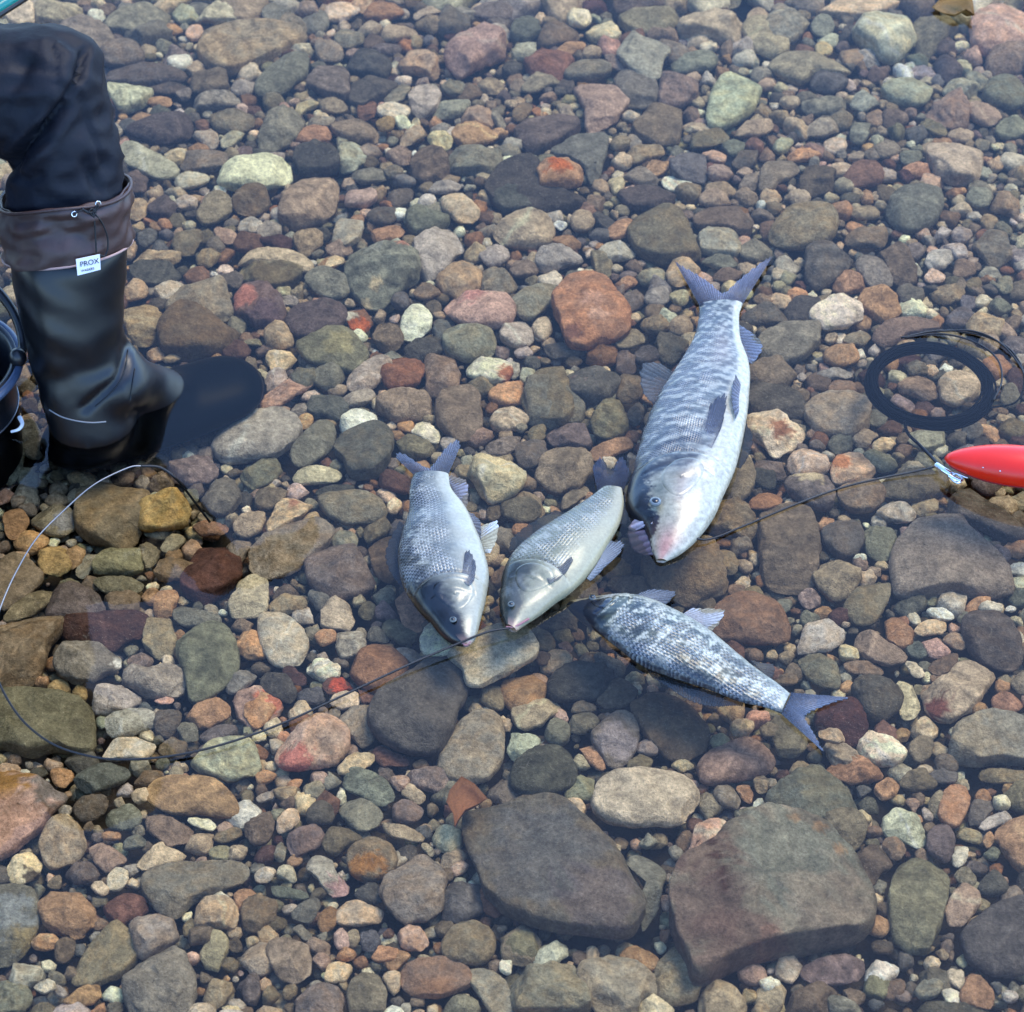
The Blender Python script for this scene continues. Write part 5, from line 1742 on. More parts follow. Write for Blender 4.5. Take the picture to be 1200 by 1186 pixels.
# --- the silver carp lying left, nose towards the camera
A = fish_thing('fish', 'small silver fish with dark back and forked blue tail, head resting on pale mint slab', (515, 650), 0.0)
zA = 0.004
stA = [(484, 556, 526, 559), (480, 572, 529, 574), (479, 596, 545, 596), (471, 622, 555, 618), (466, 650, 566, 646), (472, 682, 573, 676), (488, 708, 570, 702), (503, 724, 565, 722), (514, 738, 561, 738), (527, 750, 557, 750), (541, 757, 551, 757)]
V, f, C, sk, RA, LA = fish_body(stA, zA, 0.50, 0.72, col_silver(gill=0.72, back=-0.36, dark=(28, 36, 50), flank=(150, 156, 158), head_dark=(24, 30, 42), headk=1.0), SK_SMALL, 3, tilt=0.10)
mesh_obj('body', V, f, SK_SMALL, A, C, uv=sk)
gill_cover(A, V, LA, C, HEADM, 0.775, 0.085, 0.08, 0.62)
BF, BT = (44, 66, 104), (70, 96, 140)
fin(A, 'tail_fin', [(487, 558), (500, 560), (512, 560), (524, 559)], [(464, 538), (465, 532), (474, 532), (488, 540), (503, 547), (514, 536), (526, 522), (537, 516), (540, 521)], 0.004, 0.0015, (66, 80, 104), (96, 112, 138), 18, 1)
fin(A, 'dorsal_fin', [(478, 620), (470, 650), (476, 684)], [(468, 612), (452, 642), (455, 668), (473, 690)], -0.012, -0.018, BF, (50, 70, 110), 12, 2)
fin(A, 'anal_fin', [(524, 563), (531, 576), (541, 592)], [(529, 557), (546, 562), (549, 580), (546, 596)], 0.0, -0.002, (84, 96, 116), (150, 150, 170), 8, 3)
fin(A, 'pelvic_fin', [(549, 602), (553, 616), (559, 632)], [(556, 602), (563, 612), (564, 628), (561, 640)], 0.010, 0.012, (120, 128, 136), (90, 98, 108), 7, 4)
fin(A, 'pelvic_fin', [(560, 620), (563, 634), (568, 648)], [(572, 612), (584, 613), (582, 632), (574, 650)], -0.002, -0.001, (160, 176, 180), (206, 222, 222), 8, 5)
fin(A, 'pectoral_fin', [(550, 686), (545, 684), (541, 678)], [(556, 680), (558, 662), (552, 646), (545, 648)], 0.027, 0.029, (120, 128, 140), (64, 74, 96), 8, 6)
eye(A, (531, 726), 0.0200, 0.0042)
tube('mouth', [P(541, 752, .008), P(546, 756, .006), P(551, 752, .008)], 0.0014, DULLPINK, A)

# --- the yellowish carp in the middle
B = fish_thing('fish', 'small yellowish silver fish in the middle, its dark tail tucked beside the biggest fish', (655, 655), 0.0)
zB = 0.006
stB = [(706, 571, 729, 573), (690, 583, 731, 592), (660, 604, 725, 618), (628, 624, 709, 646), (604, 645, 693, 671), (590, 668, 671, 694), (586, 690, 650, 708), (585, 708, 632, 721), (588, 722, 617, 731), (592, 733, 605, 740)]
V, f, C, sk, RB, LB = fish_body(stB, zB, 0.52, 0.70, col_silver(dark=(54, 64, 62), flank=(138, 144, 128), belly=(228, 226, 210), yellow=0.3, gill=0.70, back=-0.72, headk=0.75), SK_SMALL, 5, tilt=0.08, fade0=0.25)
mesh_obj('body', V, f, SK_SMALL, B, C, uv=sk)
gill_cover(B, V, LB, C, HEADM, 0.755, 0.085, 0.02, 0.60)
fin(B, 'tail_fin', [(700, 576), (712, 576), (722, 577), (730, 578)], [(694, 548), (705, 536), (716, 548), (728, 536), (739, 552)], 0.003, -0.001, (40, 54, 84), (48, 64, 100), 16, 7)
fin(B, 'dorsal_fin', [(664, 603), (632, 622), (606, 643)], [(650, 600), (622, 611), (600, 632), (596, 645)], -0.014, -0.018, (50, 66, 84), (46, 60, 84), 12, 8)
fin(B, 'pelvic_fin', [(706, 650), (698, 664), (688, 678)], [(716, 634), (731, 634), (726, 650), (706, 668), (692, 680)], 0.008, 0.006, (150, 158, 160), (96, 108, 120), 9, 9)
fin(B, 'pectoral_fin', [(644, 684), (641, 680), (640, 676)], [(655, 678), (668, 664), (672, 654), (662, 656), (650, 668)], 0.026, 0.029, (120, 122, 116), (84, 88, 92), 7, 10)
fin(B, 'anal_fin', [(730, 590), (729, 602), (726, 614)], [(738, 586), (740, 598), (735, 612), (730, 616)], 0.0, -0.004, (60, 70, 86), (40, 52, 76), 6, 11)
eye(B, (599, 708), 0.0215, 0.0042)
tube('mouth', [P(593, 735, .008), P(604, 734, .010), P(620, 725, .012)], 0.0014, DULLPINK, B)

# --- the biggest fish
Cc = fish_thing('fish', 'biggest fish, silver with a white belly, dark navy back and pink open mouth', (810, 500), 0.0)
zC = 0.004


def col_big(U, S, V, rng):
    n1 = waves(rng, V, [(0.06, 0.30), (0.022, 0.28), (0.009, 0.26), (0.004, 0.22)])
    q = np.stack([U * 0.36, S * 0.016, 0 * U], 1)                 # dashes lying across the body
    n2 = waves(rng, q, [(0.012, 0.5), (0.0055, 0.6)])
    C = np.tile(lin((138, 148, 158)), (len(U), 1))
    C = blend(C, (96, 108, 132), (1 - smooth01(S + 0.3 * n1, -0.95, -0.2)) * 0.8)
    C = blend(C, (214, 220, 224), smooth01(n2 + 0.5 * n1 + 0.3 * S, 0.05, 0.40) * 0.8)
    C = blend(C, (70, 82, 104), smooth01(-n2 - 0.4 * n1 - 0.45 * S, 0.18, 0.5) * 0.6)
    C = blend(C, (208, 190, 188), np.exp(-((U - 0.22) / 0.09) ** 2 - ((S - 0.25) / 0.35) ** 2) * 0.4)
    edge = 0.42 + 0.18 * (1 - smooth01(U, 0.25, 0.5)) - 0.30 * smooth01(U, 0.60, 0.75) + 0.05 * n1
    C = blend(C, (236, 238, 236), smooth01(S - edge, 0.0, 0.16))
    H = smooth01(U, 0.72, 0.77)
    C = blend(C, (206, 204, 194), H * 0.85 * (1 - smooth01(S, 0.0, 0.3)))
    # shade of the folds behind and over the gill cover, painted in
    for k, w, o in ((0.615, 0.007, 0.75), (0.665, 0.010, 0.95), (0.70, 0.006, 0.6), (0.742, 0.012, 0.85), (0.765, 0.005, 0.6)):
        g = k - 0.05 * (1 - S * S) - 0.035 * S + 0.008 * n1
        C = blend(C, (42, 50, 70), np.exp(-((U - g) / (1.5 * w)) ** 2) * o * (1 - smooth01(S, 0.15, 0.4)) * (S > -0.95))
    g = 0.79 - 0.16 * np.clip(S - 0.15, 0, 1) ** 1.2
    C = blend(C, (170, 158, 144), np.exp(-((U - g + 0.03) / 0.022) ** 2) * 0.5 * smooth01(S, -0.1, 0.1) * (1 - smooth01(S, 0.4, 0.6)))
    # grey-green hollow round the eye
    C = blend(C, (92, 108, 106), np.exp(-((U - 0.80) / 0.045) ** 2 - ((S + 0.30) / 0.22) ** 2) * 0.75)
    # dark back, widest on the head, with a navy water veil painted in
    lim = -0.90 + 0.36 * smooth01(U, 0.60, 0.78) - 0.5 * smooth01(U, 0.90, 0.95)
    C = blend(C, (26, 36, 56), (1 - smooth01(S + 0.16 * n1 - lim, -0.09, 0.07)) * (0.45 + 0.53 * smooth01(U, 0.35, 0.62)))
    C = blend(C, (226, 164, 164), np.exp(-((U - 0.97) / 0.05) ** 2 - ((S + 0.1) / 0.6) ** 2) * 0.9)
    C = blend(C, (228, 204, 198), np.exp(-((U - 0.80) / 0.07) ** 2 - ((S - 0.18) / 0.16) ** 2) * 0.5)
    return C


stC = [(819, 356, 870, 360), (819, 370, 866, 374), (811, 398, 868, 402), (792, 430, 878, 434), (768, 468, 877, 474), (754, 502, 872, 510), (742, 545, 862, 552), (733, 580, 847, 586), (737, 600, 839, 604), (752, 616, 828, 620), (760, 632, 815, 635), (764, 646, 799, 648), (769, 656, 781, 657)]
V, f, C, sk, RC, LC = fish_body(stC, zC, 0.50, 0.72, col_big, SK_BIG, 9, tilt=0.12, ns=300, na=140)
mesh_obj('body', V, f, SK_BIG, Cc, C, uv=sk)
gill_cover(Cc, V, LC, C, HEADM, 0.765, 0.075, 0.10, 0.42, na=140, rise=0.0026)
fin(Cc, 'tail_fin', [(820, 358), (836, 360), (852, 361), (868, 360)], [(790, 304), (796, 310), (812, 320), (832, 332), (847, 342), (862, 330), (880, 316), (898, 305), (905, 302)], 0.006, 0.004, (72, 82, 106), (108, 114, 142), 22, 12, n=44)
fin(Cc, 'dorsal_fin', [(792, 440), (782, 456), (772, 474)], [(772, 426), (752, 428), (750, 446), (756, 466), (766, 474)], -0.014, -0.020, (60, 82, 124), (92, 118, 164), 9, 13)
fin(Cc, 'anal_fin', [(860, 384), (866, 402), (876, 424)], [(866, 382), (890, 396), (893, 412), (882, 426)], 0.002, 0.000, (74, 92, 124), (104, 124, 156), 8, 14)
fin(Cc, 'pelvic_fin', [(868, 452), (866, 466), (866, 482)], [(862, 440), (858, 450), (857, 470), (862, 490)], 0.031, 0.036, (110, 120, 146), (70, 84, 112), 7, 15)
fin(Cc, 'pectoral_fin', [(816, 522), (826, 524), (834, 526)], [(822, 500), (832, 474), (848, 462), (852, 470), (846, 500)], 0.033, 0.036, (96, 108, 132), (58, 70, 98), 10, 16)
fin(Cc, 'pectoral_fin', [(856, 545), (864, 525), (870, 505)], [(868, 548), (880, 530), (882, 508), (874, 496)], -0.016, -0.024, (50, 68, 100), (44, 62, 98), 8, 17)
eye(Cc, (768, 588), 0.0355, 0.0074, (104, 112, 116))
# open mouth: pale upper lip to the back side, pink lower jaw drawn out to a tip, dark gape between
def lip(name, px, z, r, mat, parent, tp):
    return tube(name, [tuple(P(u, v, zz)) for (u, v), zz in zip(px, z)], r, mat, parent, taper=tp, seg=12)


PINK = simple('pink_lip', (226, 188, 186), 0.35, 0.45, 120, 0.1, 0.1, 0.001)
fin(Cc, 'upper_jaw', [(770, 598), (768, 606), (764, 614)], [(752, 604), (743, 611), (736, 618), (746, 622), (756, 618)], 0.017, -0.001, (186, 172, 178), (150, 128, 142), 3, 31, MEMB, ragged=0.02)
fin(Cc, 'mouth_membrane', [(764, 610), (762, 622), (764, 636), (768, 650)], [(741, 616), (735, 628), (742, 643), (756, 653)], 0.004, -0.006, (96, 70, 88), (66, 52, 70), 4, 30, MEMB, ragged=0.03)
lip('gill_wound', [(798, 632), (802, 628), (806, 626)], [.010, .010, .010], 0.0040, BLOOD, Cc, (0.8, 0.5))

# --- the dark scaly fish
Dd = fish_thing('fish', 'dark scaly fish with white patches, its head under water beside the yellowish fish', (815, 765), 0.0)
zD = 0.002


def col_dark(U, S, V, rng):
    n1 = waves(rng, V, [(0.05, 0.32), (0.016, 0.40), (0.007, 0.30), (0.0035, 0.22)])
    C = np.tile(lin((88, 97, 86)), (len(U), 1))
    C = blend(C, (34, 42, 42), smooth01(-n1, -0.1, 0.45) * 0.85)
    C = blend(C, (240, 244, 240), smooth01(n1 + 0.22 * S, 0.10, 0.46) * 0.9)
    C = blend(C, (190, 198, 196), smooth01(S, 0.45, 0.9) * 0.7)
    C = blend(C, (214, 222, 226), (1 - smooth01(U, 0.02, 0.16)) * 0.6)
    C = blend(C, (36, 50, 82), (1 - smooth01(S, -1.0, -0.62)) * 0.85)
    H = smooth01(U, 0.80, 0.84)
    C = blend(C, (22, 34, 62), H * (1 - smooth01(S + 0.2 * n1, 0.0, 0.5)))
    C = blend(C, (214, 220, 226), H * smooth01(S + 0.4 * n1, 0.25, 0.6) * 0.9)
    return C


# dorsal side lies towards the camera, belly away
stD = [(916, 836, 926, 813), (900, 830, 914, 803), (868, 822, 892, 786), (828, 806, 856, 758), (786, 793, 820, 731), (752, 779, 784, 711), (722, 757, 758, 701), (700, 738, 736, 694), (684, 722, 712, 690), (672, 708, 690, 690), (664, 698, 672, 690)]
V, f, C, sk, RD, LD = fish_body(stD, zD, 0.46, 0.80, col_dark, SK_DARK, 13, fade=0.5, fade0=0.5, tilt=-0.06, nose_drop=0.018)
mesh_obj('body', V, f, SK_DARK, Dd, C, uv=sk)
gill_cover(Dd, V, LD, C, HEADM, 0.855, 0.065, 0.10, 0.55)
fin(Dd, 'tail_fin', [(927, 813), (924, 821), (920, 829), (916, 836)], [(997, 817), (984, 822), (966, 829), (950, 835), (944, 840), (950, 852), (957, 866), (966, 884)], 0.004, 0.0015, (76, 94, 122), (100, 118, 146), 20, 18, n=44)
fin(Dd, 'dorsal_fin', [(756, 782), (800, 800), (846, 815), (872, 823)], [(764, 794), (802, 818), (840, 828), (870, 828)], -0.010, -0.016, (64, 86, 124), (84, 104, 140), 26, 19, n=60)
fin(Dd, 'pectoral_fin', [(740, 703), (752, 702), (762, 706)], [(744, 699), (768, 690), (790, 692), (791, 700), (778, 710)], 0.006, 0.004, (120, 128, 134), (84, 94, 106), 8, 20)
fin(Dd, 'pelvic_fin', [(800, 721), (812, 728), (824, 735)], [(812, 714), (840, 712), (850, 716), (844, 730), (832, 740)], 0.002, -0.002, (150, 156, 158), (176, 180, 178), 9, 21)
fin(Dd, 'anal_fin', [(880, 775), (888, 783), (897, 792)], [(884, 775), (904, 778), (908, 788), (902, 796)], -0.002, -0.006, (84, 98, 122), (70, 88, 118), 7, 22)
eye(Dd, (694, 700), 0.0, 0.0044)

# ------------------------------------------------------------------ stringer cord, coil, float
st_loop = [(246, 612, -.012), (228, 588, -.008), (208, 563, -.002), (188, 548, .004), (165, 546, .010), (148, 549, .014), (110, 568, .020), (75, 598, .026), (42, 632, .028), (18, 672, .028), (2, 708, .024), (-10, 745, .018), (-6, 785, .012), (8, 818, .008), (30, 848, .006),
           (62, 872, .005), (100, 885, .005), (140, 890, .005), (200, 886, .005), (262, 872, .005), (330, 848, .005), (400, 816, .006), (470, 783, .008), (530, 757, .010), (570, 741, .012), (597, 736, .010)]
cord = empty('stringer_cord', P(140, 890, 0.0))
tag(cord, 'thin black stringer cord looping from the boot to the mouths of the small fish', 'cord')
pts = [tuple(P(u, v, z)) for u, v, z in st_loop]
tube('wire', pts[:12], 0.0010, WIRE, cord, n=120, seg=8)
tube('cord', pts[11:], 0.0013, CORD, cord, n=200, seg=8)
tube('cord', pts[:5], 0.0015, CORD, cord, n=60, seg=8)
cord2 = tag(tube('float_line', [tuple(P(u, v, z)) for u, v, z in [(806, 628, .010), (830, 632, .004), (870, 617, .002), (930, 592, .002), (985, 572, .002), (1030, 561, .003), (1070, 553, .004), (1099, 546, .008)]], 0.0013, CORD, n=120, seg=8),
            'thin black line running from the biggest fish mouth to the red float', 'line')

coil = empty('line_coil', P(1090, 447, 0))
tag(coil, 'dark navy coil of line lying in the water above the red float', 'coil of line')
cc = P(1091, 447, -0.004)
ax = (P(1168, 447, -0.004) - cc).length
rngc = np.random.default_rng(4)
for k in range(30):
    R0 = ax * (0.79 + 0.165 * rngc.random())
    ph = rngc.uniform(0, 6.28)
    dx, dy = rngc.normal(0, 0.0016, 2)
    zz = -0.0165 + 0.0125 * rngc.random()
    ring = []
    w1, w2 = rngc.uniform(0, 6.28, 2)
    for a in np.linspace(0, 2 * math.pi, 40):
        rr = R0 * (1 + 0.008 * math.sin(2 * a + w1) + 0.006 * math.sin(3 * a + w2))
        ring.append((cc.x + dx + rr * math.cos(a + ph), cc.y + dy + rr * math.sin(a + ph) * 0.98, zz + 0.001 * math.sin(2 * a + w2)))
    tube('cord_turn', ring, 0.0016, COILM, coil, n=64, seg=6)
for loose in ([(1160, 478, -.004), (1192, 470, -.002), (1200, 440, .0), (1186, 412, .001), (1160, 396, .002), (1130, 389, .002), (1095, 388, .002), (1056, 396, .0)],
              [(1060, 396, .0), (1100, 391, .003), (1140, 400, .004), (1168, 420, .004), (1174, 446, .003), (1164, 470, .0)],
              [(1100, 388, .002), (1140, 388, .004), (1172, 402, .004), (1196, 430, .002), (1206, 460, .0)]):
    tube('loose_cord', [tuple(P(*q)) for q in loose], 0.0013, CORD, coil, n=70, seg=7)
tube('loose_end', [tuple(P(*q)) for q in [(1060, 494, -.004), (1064, 508, -.003), (1078, 522, -.001), (1092, 536, .002), (1101, 546, .008)]], 0.0021, COILM, coil, n=50, seg=7)

# red float: tapered body on the water, axis nearly level, running out of the frame
fz = 0.024
F0, F1 = P(1107, 537, 0.024), P(1300, 558, 0.040)
axv = (F1 - F0)
flo = empty('fishing_float', P(1180, 550, 0.0))
tag(flo, 'glossy red fishing float with a metal clip at its tip', 'float')
Lf = axv.length
e1 = axv.normalized()
e2 = Vector((0, 0, 1)).cross(e1).normalized()
e3 = e1.cross(e2)
V, f = [], []
nf_, ma = 60, 40
for i in range(nf_ + 1):
    t = i / nf_
    r = 0.0265 * (math.sin(math.pi * min(t * 1.06, 1)) ** 0.62) * (1 - 0.08 * t) + 0.002
    if t == 0: r = 0.0016
    for j in range(ma):
        a = 2 * math.pi * j / ma
        V.append(F0 + e1 * (Lf * t) + e2 * (r * math.cos(a)) + e3 * (r * 0.86 * math.sin(a)))
for i in range(nf_):
    for j in range(ma):
        k = (j + 1) % ma
        f.append((i * ma + j, i * ma + k, (i + 1) * ma + k, (i + 1) * ma + j))
f.append(tuple(range(ma))[::-1]); f.append(tuple(range(nf_ * ma, (nf_ + 1) * ma)))
mesh_obj('body', V, f, REDP, flo)
seam = []
for i in range(2, nf_ - 2):
    t = i / nf_
    r = 0.0265 * (math.sin(math.pi * min(t * 1.06, 1)) ** 0.62) * (1 - 0.08 * t) + 0.0022
    a = rad(-152)
    seam.append(tuple(F0 + e1 * (Lf * t) + e2 * (r * math.cos(a)) + e3 * (r * 0.86 * math.sin(a))))
tube('seam', seam[::4], 0.0011, DARKRED, flo, n=60, seg=6)
for (u, v, z, r) in ((1152, 548, 0.043, .0009), (1172, 552, 0.044, .0011), (1190, 556, .044, .0008)):
    Vb, fb = uv_ball(P(u, v, z - .004), (r, r, r), n=10, m=6)
    mesh_obj('water_drop', Vb, fb, CHROME, flo)
clip = tube('clip', [tuple(P(1097, 545, .010)), tuple(P(1106, 551, .011)), tuple(P(1114, 556, .011))], 0.0040, CHROME, flo, seg=12)
tube('clip_wire', [tuple(P(*q)) for q in [(1113, 553, .012), (1122, 556, .012), (1128, 562, .010), (1122, 566, .010), (1114, 560, .010), (1120, 555, .013), (1134, 560, .012)]], 0.0013, CHROME, clip, n=60, seg=8)
tube('clip_barrel', [tuple(P(1112, 557, .011)), tuple(P(1119, 561, .010)), tuple(P(1126, 564, .010))], 0.0032, CHROME, clip, seg=12)

# ------------------------------------------------------------------ dead leaves
def leaf(px, zs, label, hue, hue2):
    """PX: outline; first point the stem end, the fifth the tip; curled a little"""
    pts = np.array([tuple(P(u, v, zs)) for u, v in px])
    c = pts.mean(0)
    n = len(pts)
    V, C, f = [], [], []
    for side in (0.0006, -0.0006):
        for k in range(6):
            t = k / 5
            for p in pts:
                q = c + (p - c) * max(t, 0.02)
                V.append((q[0], q[1], q[2] + side + 0.010 * t * t * (0.5 + 0.5 * math.sin(7 * t + 40 * (p[0] - c[0])))))
                C.append((*(lin(hue) * (1 - t) + lin(hue2) * t), 1))
    m = 6 * n
    for s in (0, 1):
        for k in range(5):
            for j in range(n):
                a, b = s * m + k * n + j, s * m + k * n + (j + 1) % n
                q = (a, b, b + n, a + n)
                f.append(q if s == 0 else q[::-1])
    for j in range(n):
        a, b = 5 * n + j, 5 * n + (j + 1) % n
        f.append((a, b, m + b, m + a))
    return tag(mesh_obj('dead_leaf', V, f, LEAFM, None, C), label, 'leaf')


leaf([(533, 974), (531, 958), (523, 943), (527, 930), (541, 915), (556, 925), (571, 942), (558, 950), (545, 955), (537, 966)], -0.045, 'orange-brown dead leaf caught beside the biggest flat dark slate slab', (140, 92, 62), (118, 78, 52))
leaf([(1092, 10), (1100, 3), (1118, 1), (1135, 1), (1139, 8), (1141, 24), (1131, 17), (1118, 22), (1104, 18)], 0.003, 'dark olive-brown leaf floating at the far edge of the water', (74, 64, 34), (128, 96, 52))

# ------------------------------------------------------------------ the angler
def ellipsoid_chain(pts, step=0.35):
    """PTS: (pos, rx, ry, rz, yaw); many overlapping ellipsoids along the chain"""
    V, F, n = [], [], 0
    for (a, b) in zip(pts[:-1], pts[1:]):
        d = (Vector(b[0]) - Vector(a[0])).length
        m = max(2, int(d / (step * min(a[1], a[2], a[3], b[1], b[2], b[3]))) + 1)
        for i in range(m + 1):
            t = i / m
            c = Vector(a[0]).lerp(Vector(b[0]), t)
            r = [a[k] * (1 - t) + b[k] * t for k in (1, 2, 3)]
            yw = a[4] * (1 - t) + b[4] * t
            ax = (Vector((math.cos(yw), math.sin(yw), 0)), Vector((-math.sin(yw), math.cos(yw), 0)), Vector((0, 0, 1)))
            v, f = uv_ball(c, r, ax, 24, 14)
            V += v; F += [tuple(x + n for x in q) for q in f]; n += len(v)
    return V, F


def fused(name, chains, voxel, smooth_n, mat, parent, shape=None):
    V, F, n = [], [], 0
    for ch in chains:
        v, f = ellipsoid_chain(ch)
        V += v; F += [tuple(x + n for x in q) for q in f]; n += len(v)
    o = mesh_obj(name, V, F, None)
    m = o.modifiers.new('fuse', 'REMESH'); m.mode = 'VOXEL'; m.voxel_size = voxel
    s = o.modifiers.new('soft', 'SMOOTH'); s.factor = 0.6; s.iterations = smooth_n
    me = bpy.data.meshes.new_from_object(o.evaluated_get(bpy.context.evaluated_depsgraph_get()))
    old = o.data
    o.modifiers.clear()
    o.data = me
    me.name = name
    bpy.data.meshes.remove(old)
    if shape:
        co = np.empty(len(me.vertices) * 3, np.float32); me.vertices.foreach_get('co', co)
        no = np.empty(len(me.vertices) * 3, np.float32); me.vertices.foreach_get('normal', no)
        co = shape(co.reshape(-1, 3).astype(float), no.reshape(-1, 3).astype(float))
        me.vertices.foreach_set('co', co.astype(np.float32).ravel())
    me.materials.clear(); me.materials.append(mat)
    me.polygons.foreach_set('use_smooth', np.ones(len(me.polygons), bool))
    me.update()
    if parent is not None: put(o, parent)
    return o


EDGEG = simple('pale_waterline_grey', (120, 122, 124), 0.5, 0.3)
Bx, By = P(112, 497, 0)[:2]
LEAN = rad(21)                                             # the leg leans away from the camera
KY = math.tan(LEAN)


def vring(v):
    """height at which the leg's axis reaches row v"""
    lo, hi = -0.3, 1.4
    for _ in range(40):
        m = (lo + hi) / 2
        if proj((Bx, By + KY * m, m))[1] > v: lo = m
        else: hi = m
    return (lo + hi) / 2


ZC0, ZC1 = vring(291), vring(227)               # cuff bottom and top
KN = Vector((Bx - 0.005, By + KY * vring(105), vring(105)))              # knee
HIP = Vector((Bx - 0.45, KN.y + 0.06, KN.z - 0.03))
person = empty('person', (Bx, By, BED))
tag(person, 'person in navy waterproof trousers and tall black rubber boots standing in the shallow water', 'person')


def pxw(z, px):
    """half the width in metres of PX photograph pixels at the boot, at height z"""
    q = Vector((Bx, By + KY * z, z)) - CAM
    return px * q.dot(FWD) / FPX / 2


def centre(u, z):
    """point at height z in the boot's plane y = By that stands at column u"""
    q = Vector((0, By + KY * z, z)) - CAM
    return Vector(((u - W0 / 2) * q.dot(FWD) / FPX, By + KY * z, z))


def lathe(name, rings, mat, parent, na=72, shape=None, lean=0.0):
    """RINGS: (centre, half width, half depth)"""
    V, f = [], []
    for c, a, b in rings:
        for j in range(na):
            w = 2 * math.pi * j / na
            V.append((c[0] + a * math.cos(w), c[1] + b * math.sin(w) * math.cos(lean), c[2] - b * math.sin(w) * math.sin(lean)))
    V = np.array(V)
    n = len(rings)
    for i in range(n - 1):
        for j in range(na):
            k = (j + 1) % na
            f.append((i * na + j, i * na + k, (i + 1) * na + k, (i + 1) * na + j))
    if shape: V = shape(V, n, na)
    return mesh_obj(name, V, f, mat, parent)


# boot: shaft, ankle and foot fused into one body
toe_yaw = rad(21)
def foot(u, v, z, a, b, c):
    q = P(u, v, z)
    return (q, a, b, c, toe_yaw)


shaft = []
for v, l, r in ((478, 52, 152), (450, 42, 150), (420, 33, 148), (385, 24, 146), (345, 15, 148), (300, 10, 150), (285, 9, 150)):
    z = vring(v)
    w = pxw(z, r - l)
    shaft.append((centre((l + r) / 2, z), w, w * 0.95, 0.03, 0.0))


def boot_shape(V, N):
    r_ = np.random.default_rng(2)
    # ankle creases and soft dents
    U = np.array([proj(p) for p in V])
    w = waves(r_, V, [(0.13, 0.0018), (0.05, 0.0007)]) * smooth01(V[:, 2], 0.0, 0.12)
    for (line, dep, wid) in (([(100, 478), (118, 462), (142, 440), (150, 405)], 0.005, 6), ([(45, 452), (90, 440), (140, 430)], 0.003, 12), ([(60, 395), (100, 402), (140, 388)], -0.003, 20), ([(150, 452), (158, 474), (152, 490)], 0.002, 3)):
        q = spline(line, 40)
        d = np.sqrt(((U[:, None, :] - q[None]) ** 2).sum(-1)).min(1)
        w -= dep * np.exp(-(d / wid) ** 2) * (N[:, 1] < 0.3)
    return V + N * w[:, None]


boot_main = fused('rubber_boot', [
    shaft,
    [(P(112, 500, -0.02), 0.058, 0.052, 0.03, 0), (P(108, 494, 0.0), 0.056, 0.052, 0.03, 0), shaft[0]],
    [foot(100, 514, -0.048, 0.060, 0.050, 0.032), foot(150, 494, -0.042, 0.064, 0.056, 0.042), foot(210, 474, -0.047, 0.066, 0.062, 0.036), foot(260, 456, -0.048, 0.058, 0.060, 0.030)],
    [(centre(108, vring(420)), .056, .05, .03, 0), foot(138, 448, 0.050, 0.046, 0.044, 0.034), foot(162, 450, 0.020, 0.038, 0.038, 0.024), foot(184, 460, -0.012, 0.042, 0.044, 0.024)],
], 0.0052, 30, RUBBER, person, boot_shape)
from mathutils.bvhtree import BVHTree
_bm = boot_main.data
_W = wm(boot_main)
BVH = BVHTree.FromPolygons([_W @ v.co for v in _bm.vertices], [tuple(p.vertices) for p in _bm.polygons])


def on_boot(u, v, out=0.0006):
    d = (FWD * FPX + RIGHT * (u - W0 / 2) - UP * (v - H0 / 2)).normalized()
    h = BVH.ray_cast(CAM, d)
    return tuple(h[0] + h[1] * out) if h[0] is not None else None


for nm_, r_, m_, line in (('seam', .0009, RUBBER, [(150, 410), (147, 430), (140, 448), (126, 464), (112, 476)]), ('seam', .0008, RUBBER, [(158, 432), (155, 450), (152, 470)]), ('waterline_glint', .0010, EDGEG, [(58, 480), (72, 488), (90, 493), (108, 495), (124, 494)])):  # the grey tube stands in for the bright glint along the waterline
    q_ = [on_boot(u, v) for u, v in spline(line, 14)]
    q_ = [p for p in q_ if p]
    if len(q_) > 3: tube(nm_, q_, r_, m_, boot_main, n=60, seg=6)
# sole: a flatter band under the foot
sole = fused('sole', [[foot(94, 516, -0.076, 0.056, 0.048, 0.012), foot(160, 492, -0.078, 0.06, 0.05, 0.010), foot(260, 456, -0.076, 0.062, 0.062, 0.011)]], 0.005, 12, BLACKP, boot_main)

# cuff with drawstring
def cuff_shape(V, n, na):
    r_ = np.random.default_rng(5)
    w = waves(r_, V * np.array([1, 1, 2.0]), [(0.08, 0.0030), (0.03, 0.0015)])
    c = V.reshape(n, na, 3).mean(1).repeat(na, 0)
    d = V - c; d[:, 2] = 0
    d /= np.linalg.norm(d, axis=1)[:, None]
    U = np.array([proj(p) for p in V])
    for (line, dep, wid) in (([(20, 256), (50, 262), (88, 265)], .005, 4), ([(25, 262), (45, 276), (70, 290)], .004, 6), ([(55, 268), (80, 280), (100, 284)], .004, 6), ([(98, 240), (106, 244), (114, 246)], .006, 7)):
        q = spline(line, 30)
        dd = np.sqrt(((U[:, None, :] - q[None]) ** 2).sum(-1)).min(1)
        w -= dep * np.exp(-(dd / wid) ** 2) * (d[:, 1] < 0.3)
    # rim sags in front of the shin
    ang = np.arctan2(d[:, 1], d[:, 0])
    k = (V[:, 2] - V[:, 2].min()) / (V[:, 2].max() - V[:, 2].min())
    V = V + d * w[:, None]
    V[:, 2] += 0.010 * np.cos(ang) + 0.004 * np.sin(3 * ang) * k
    return V


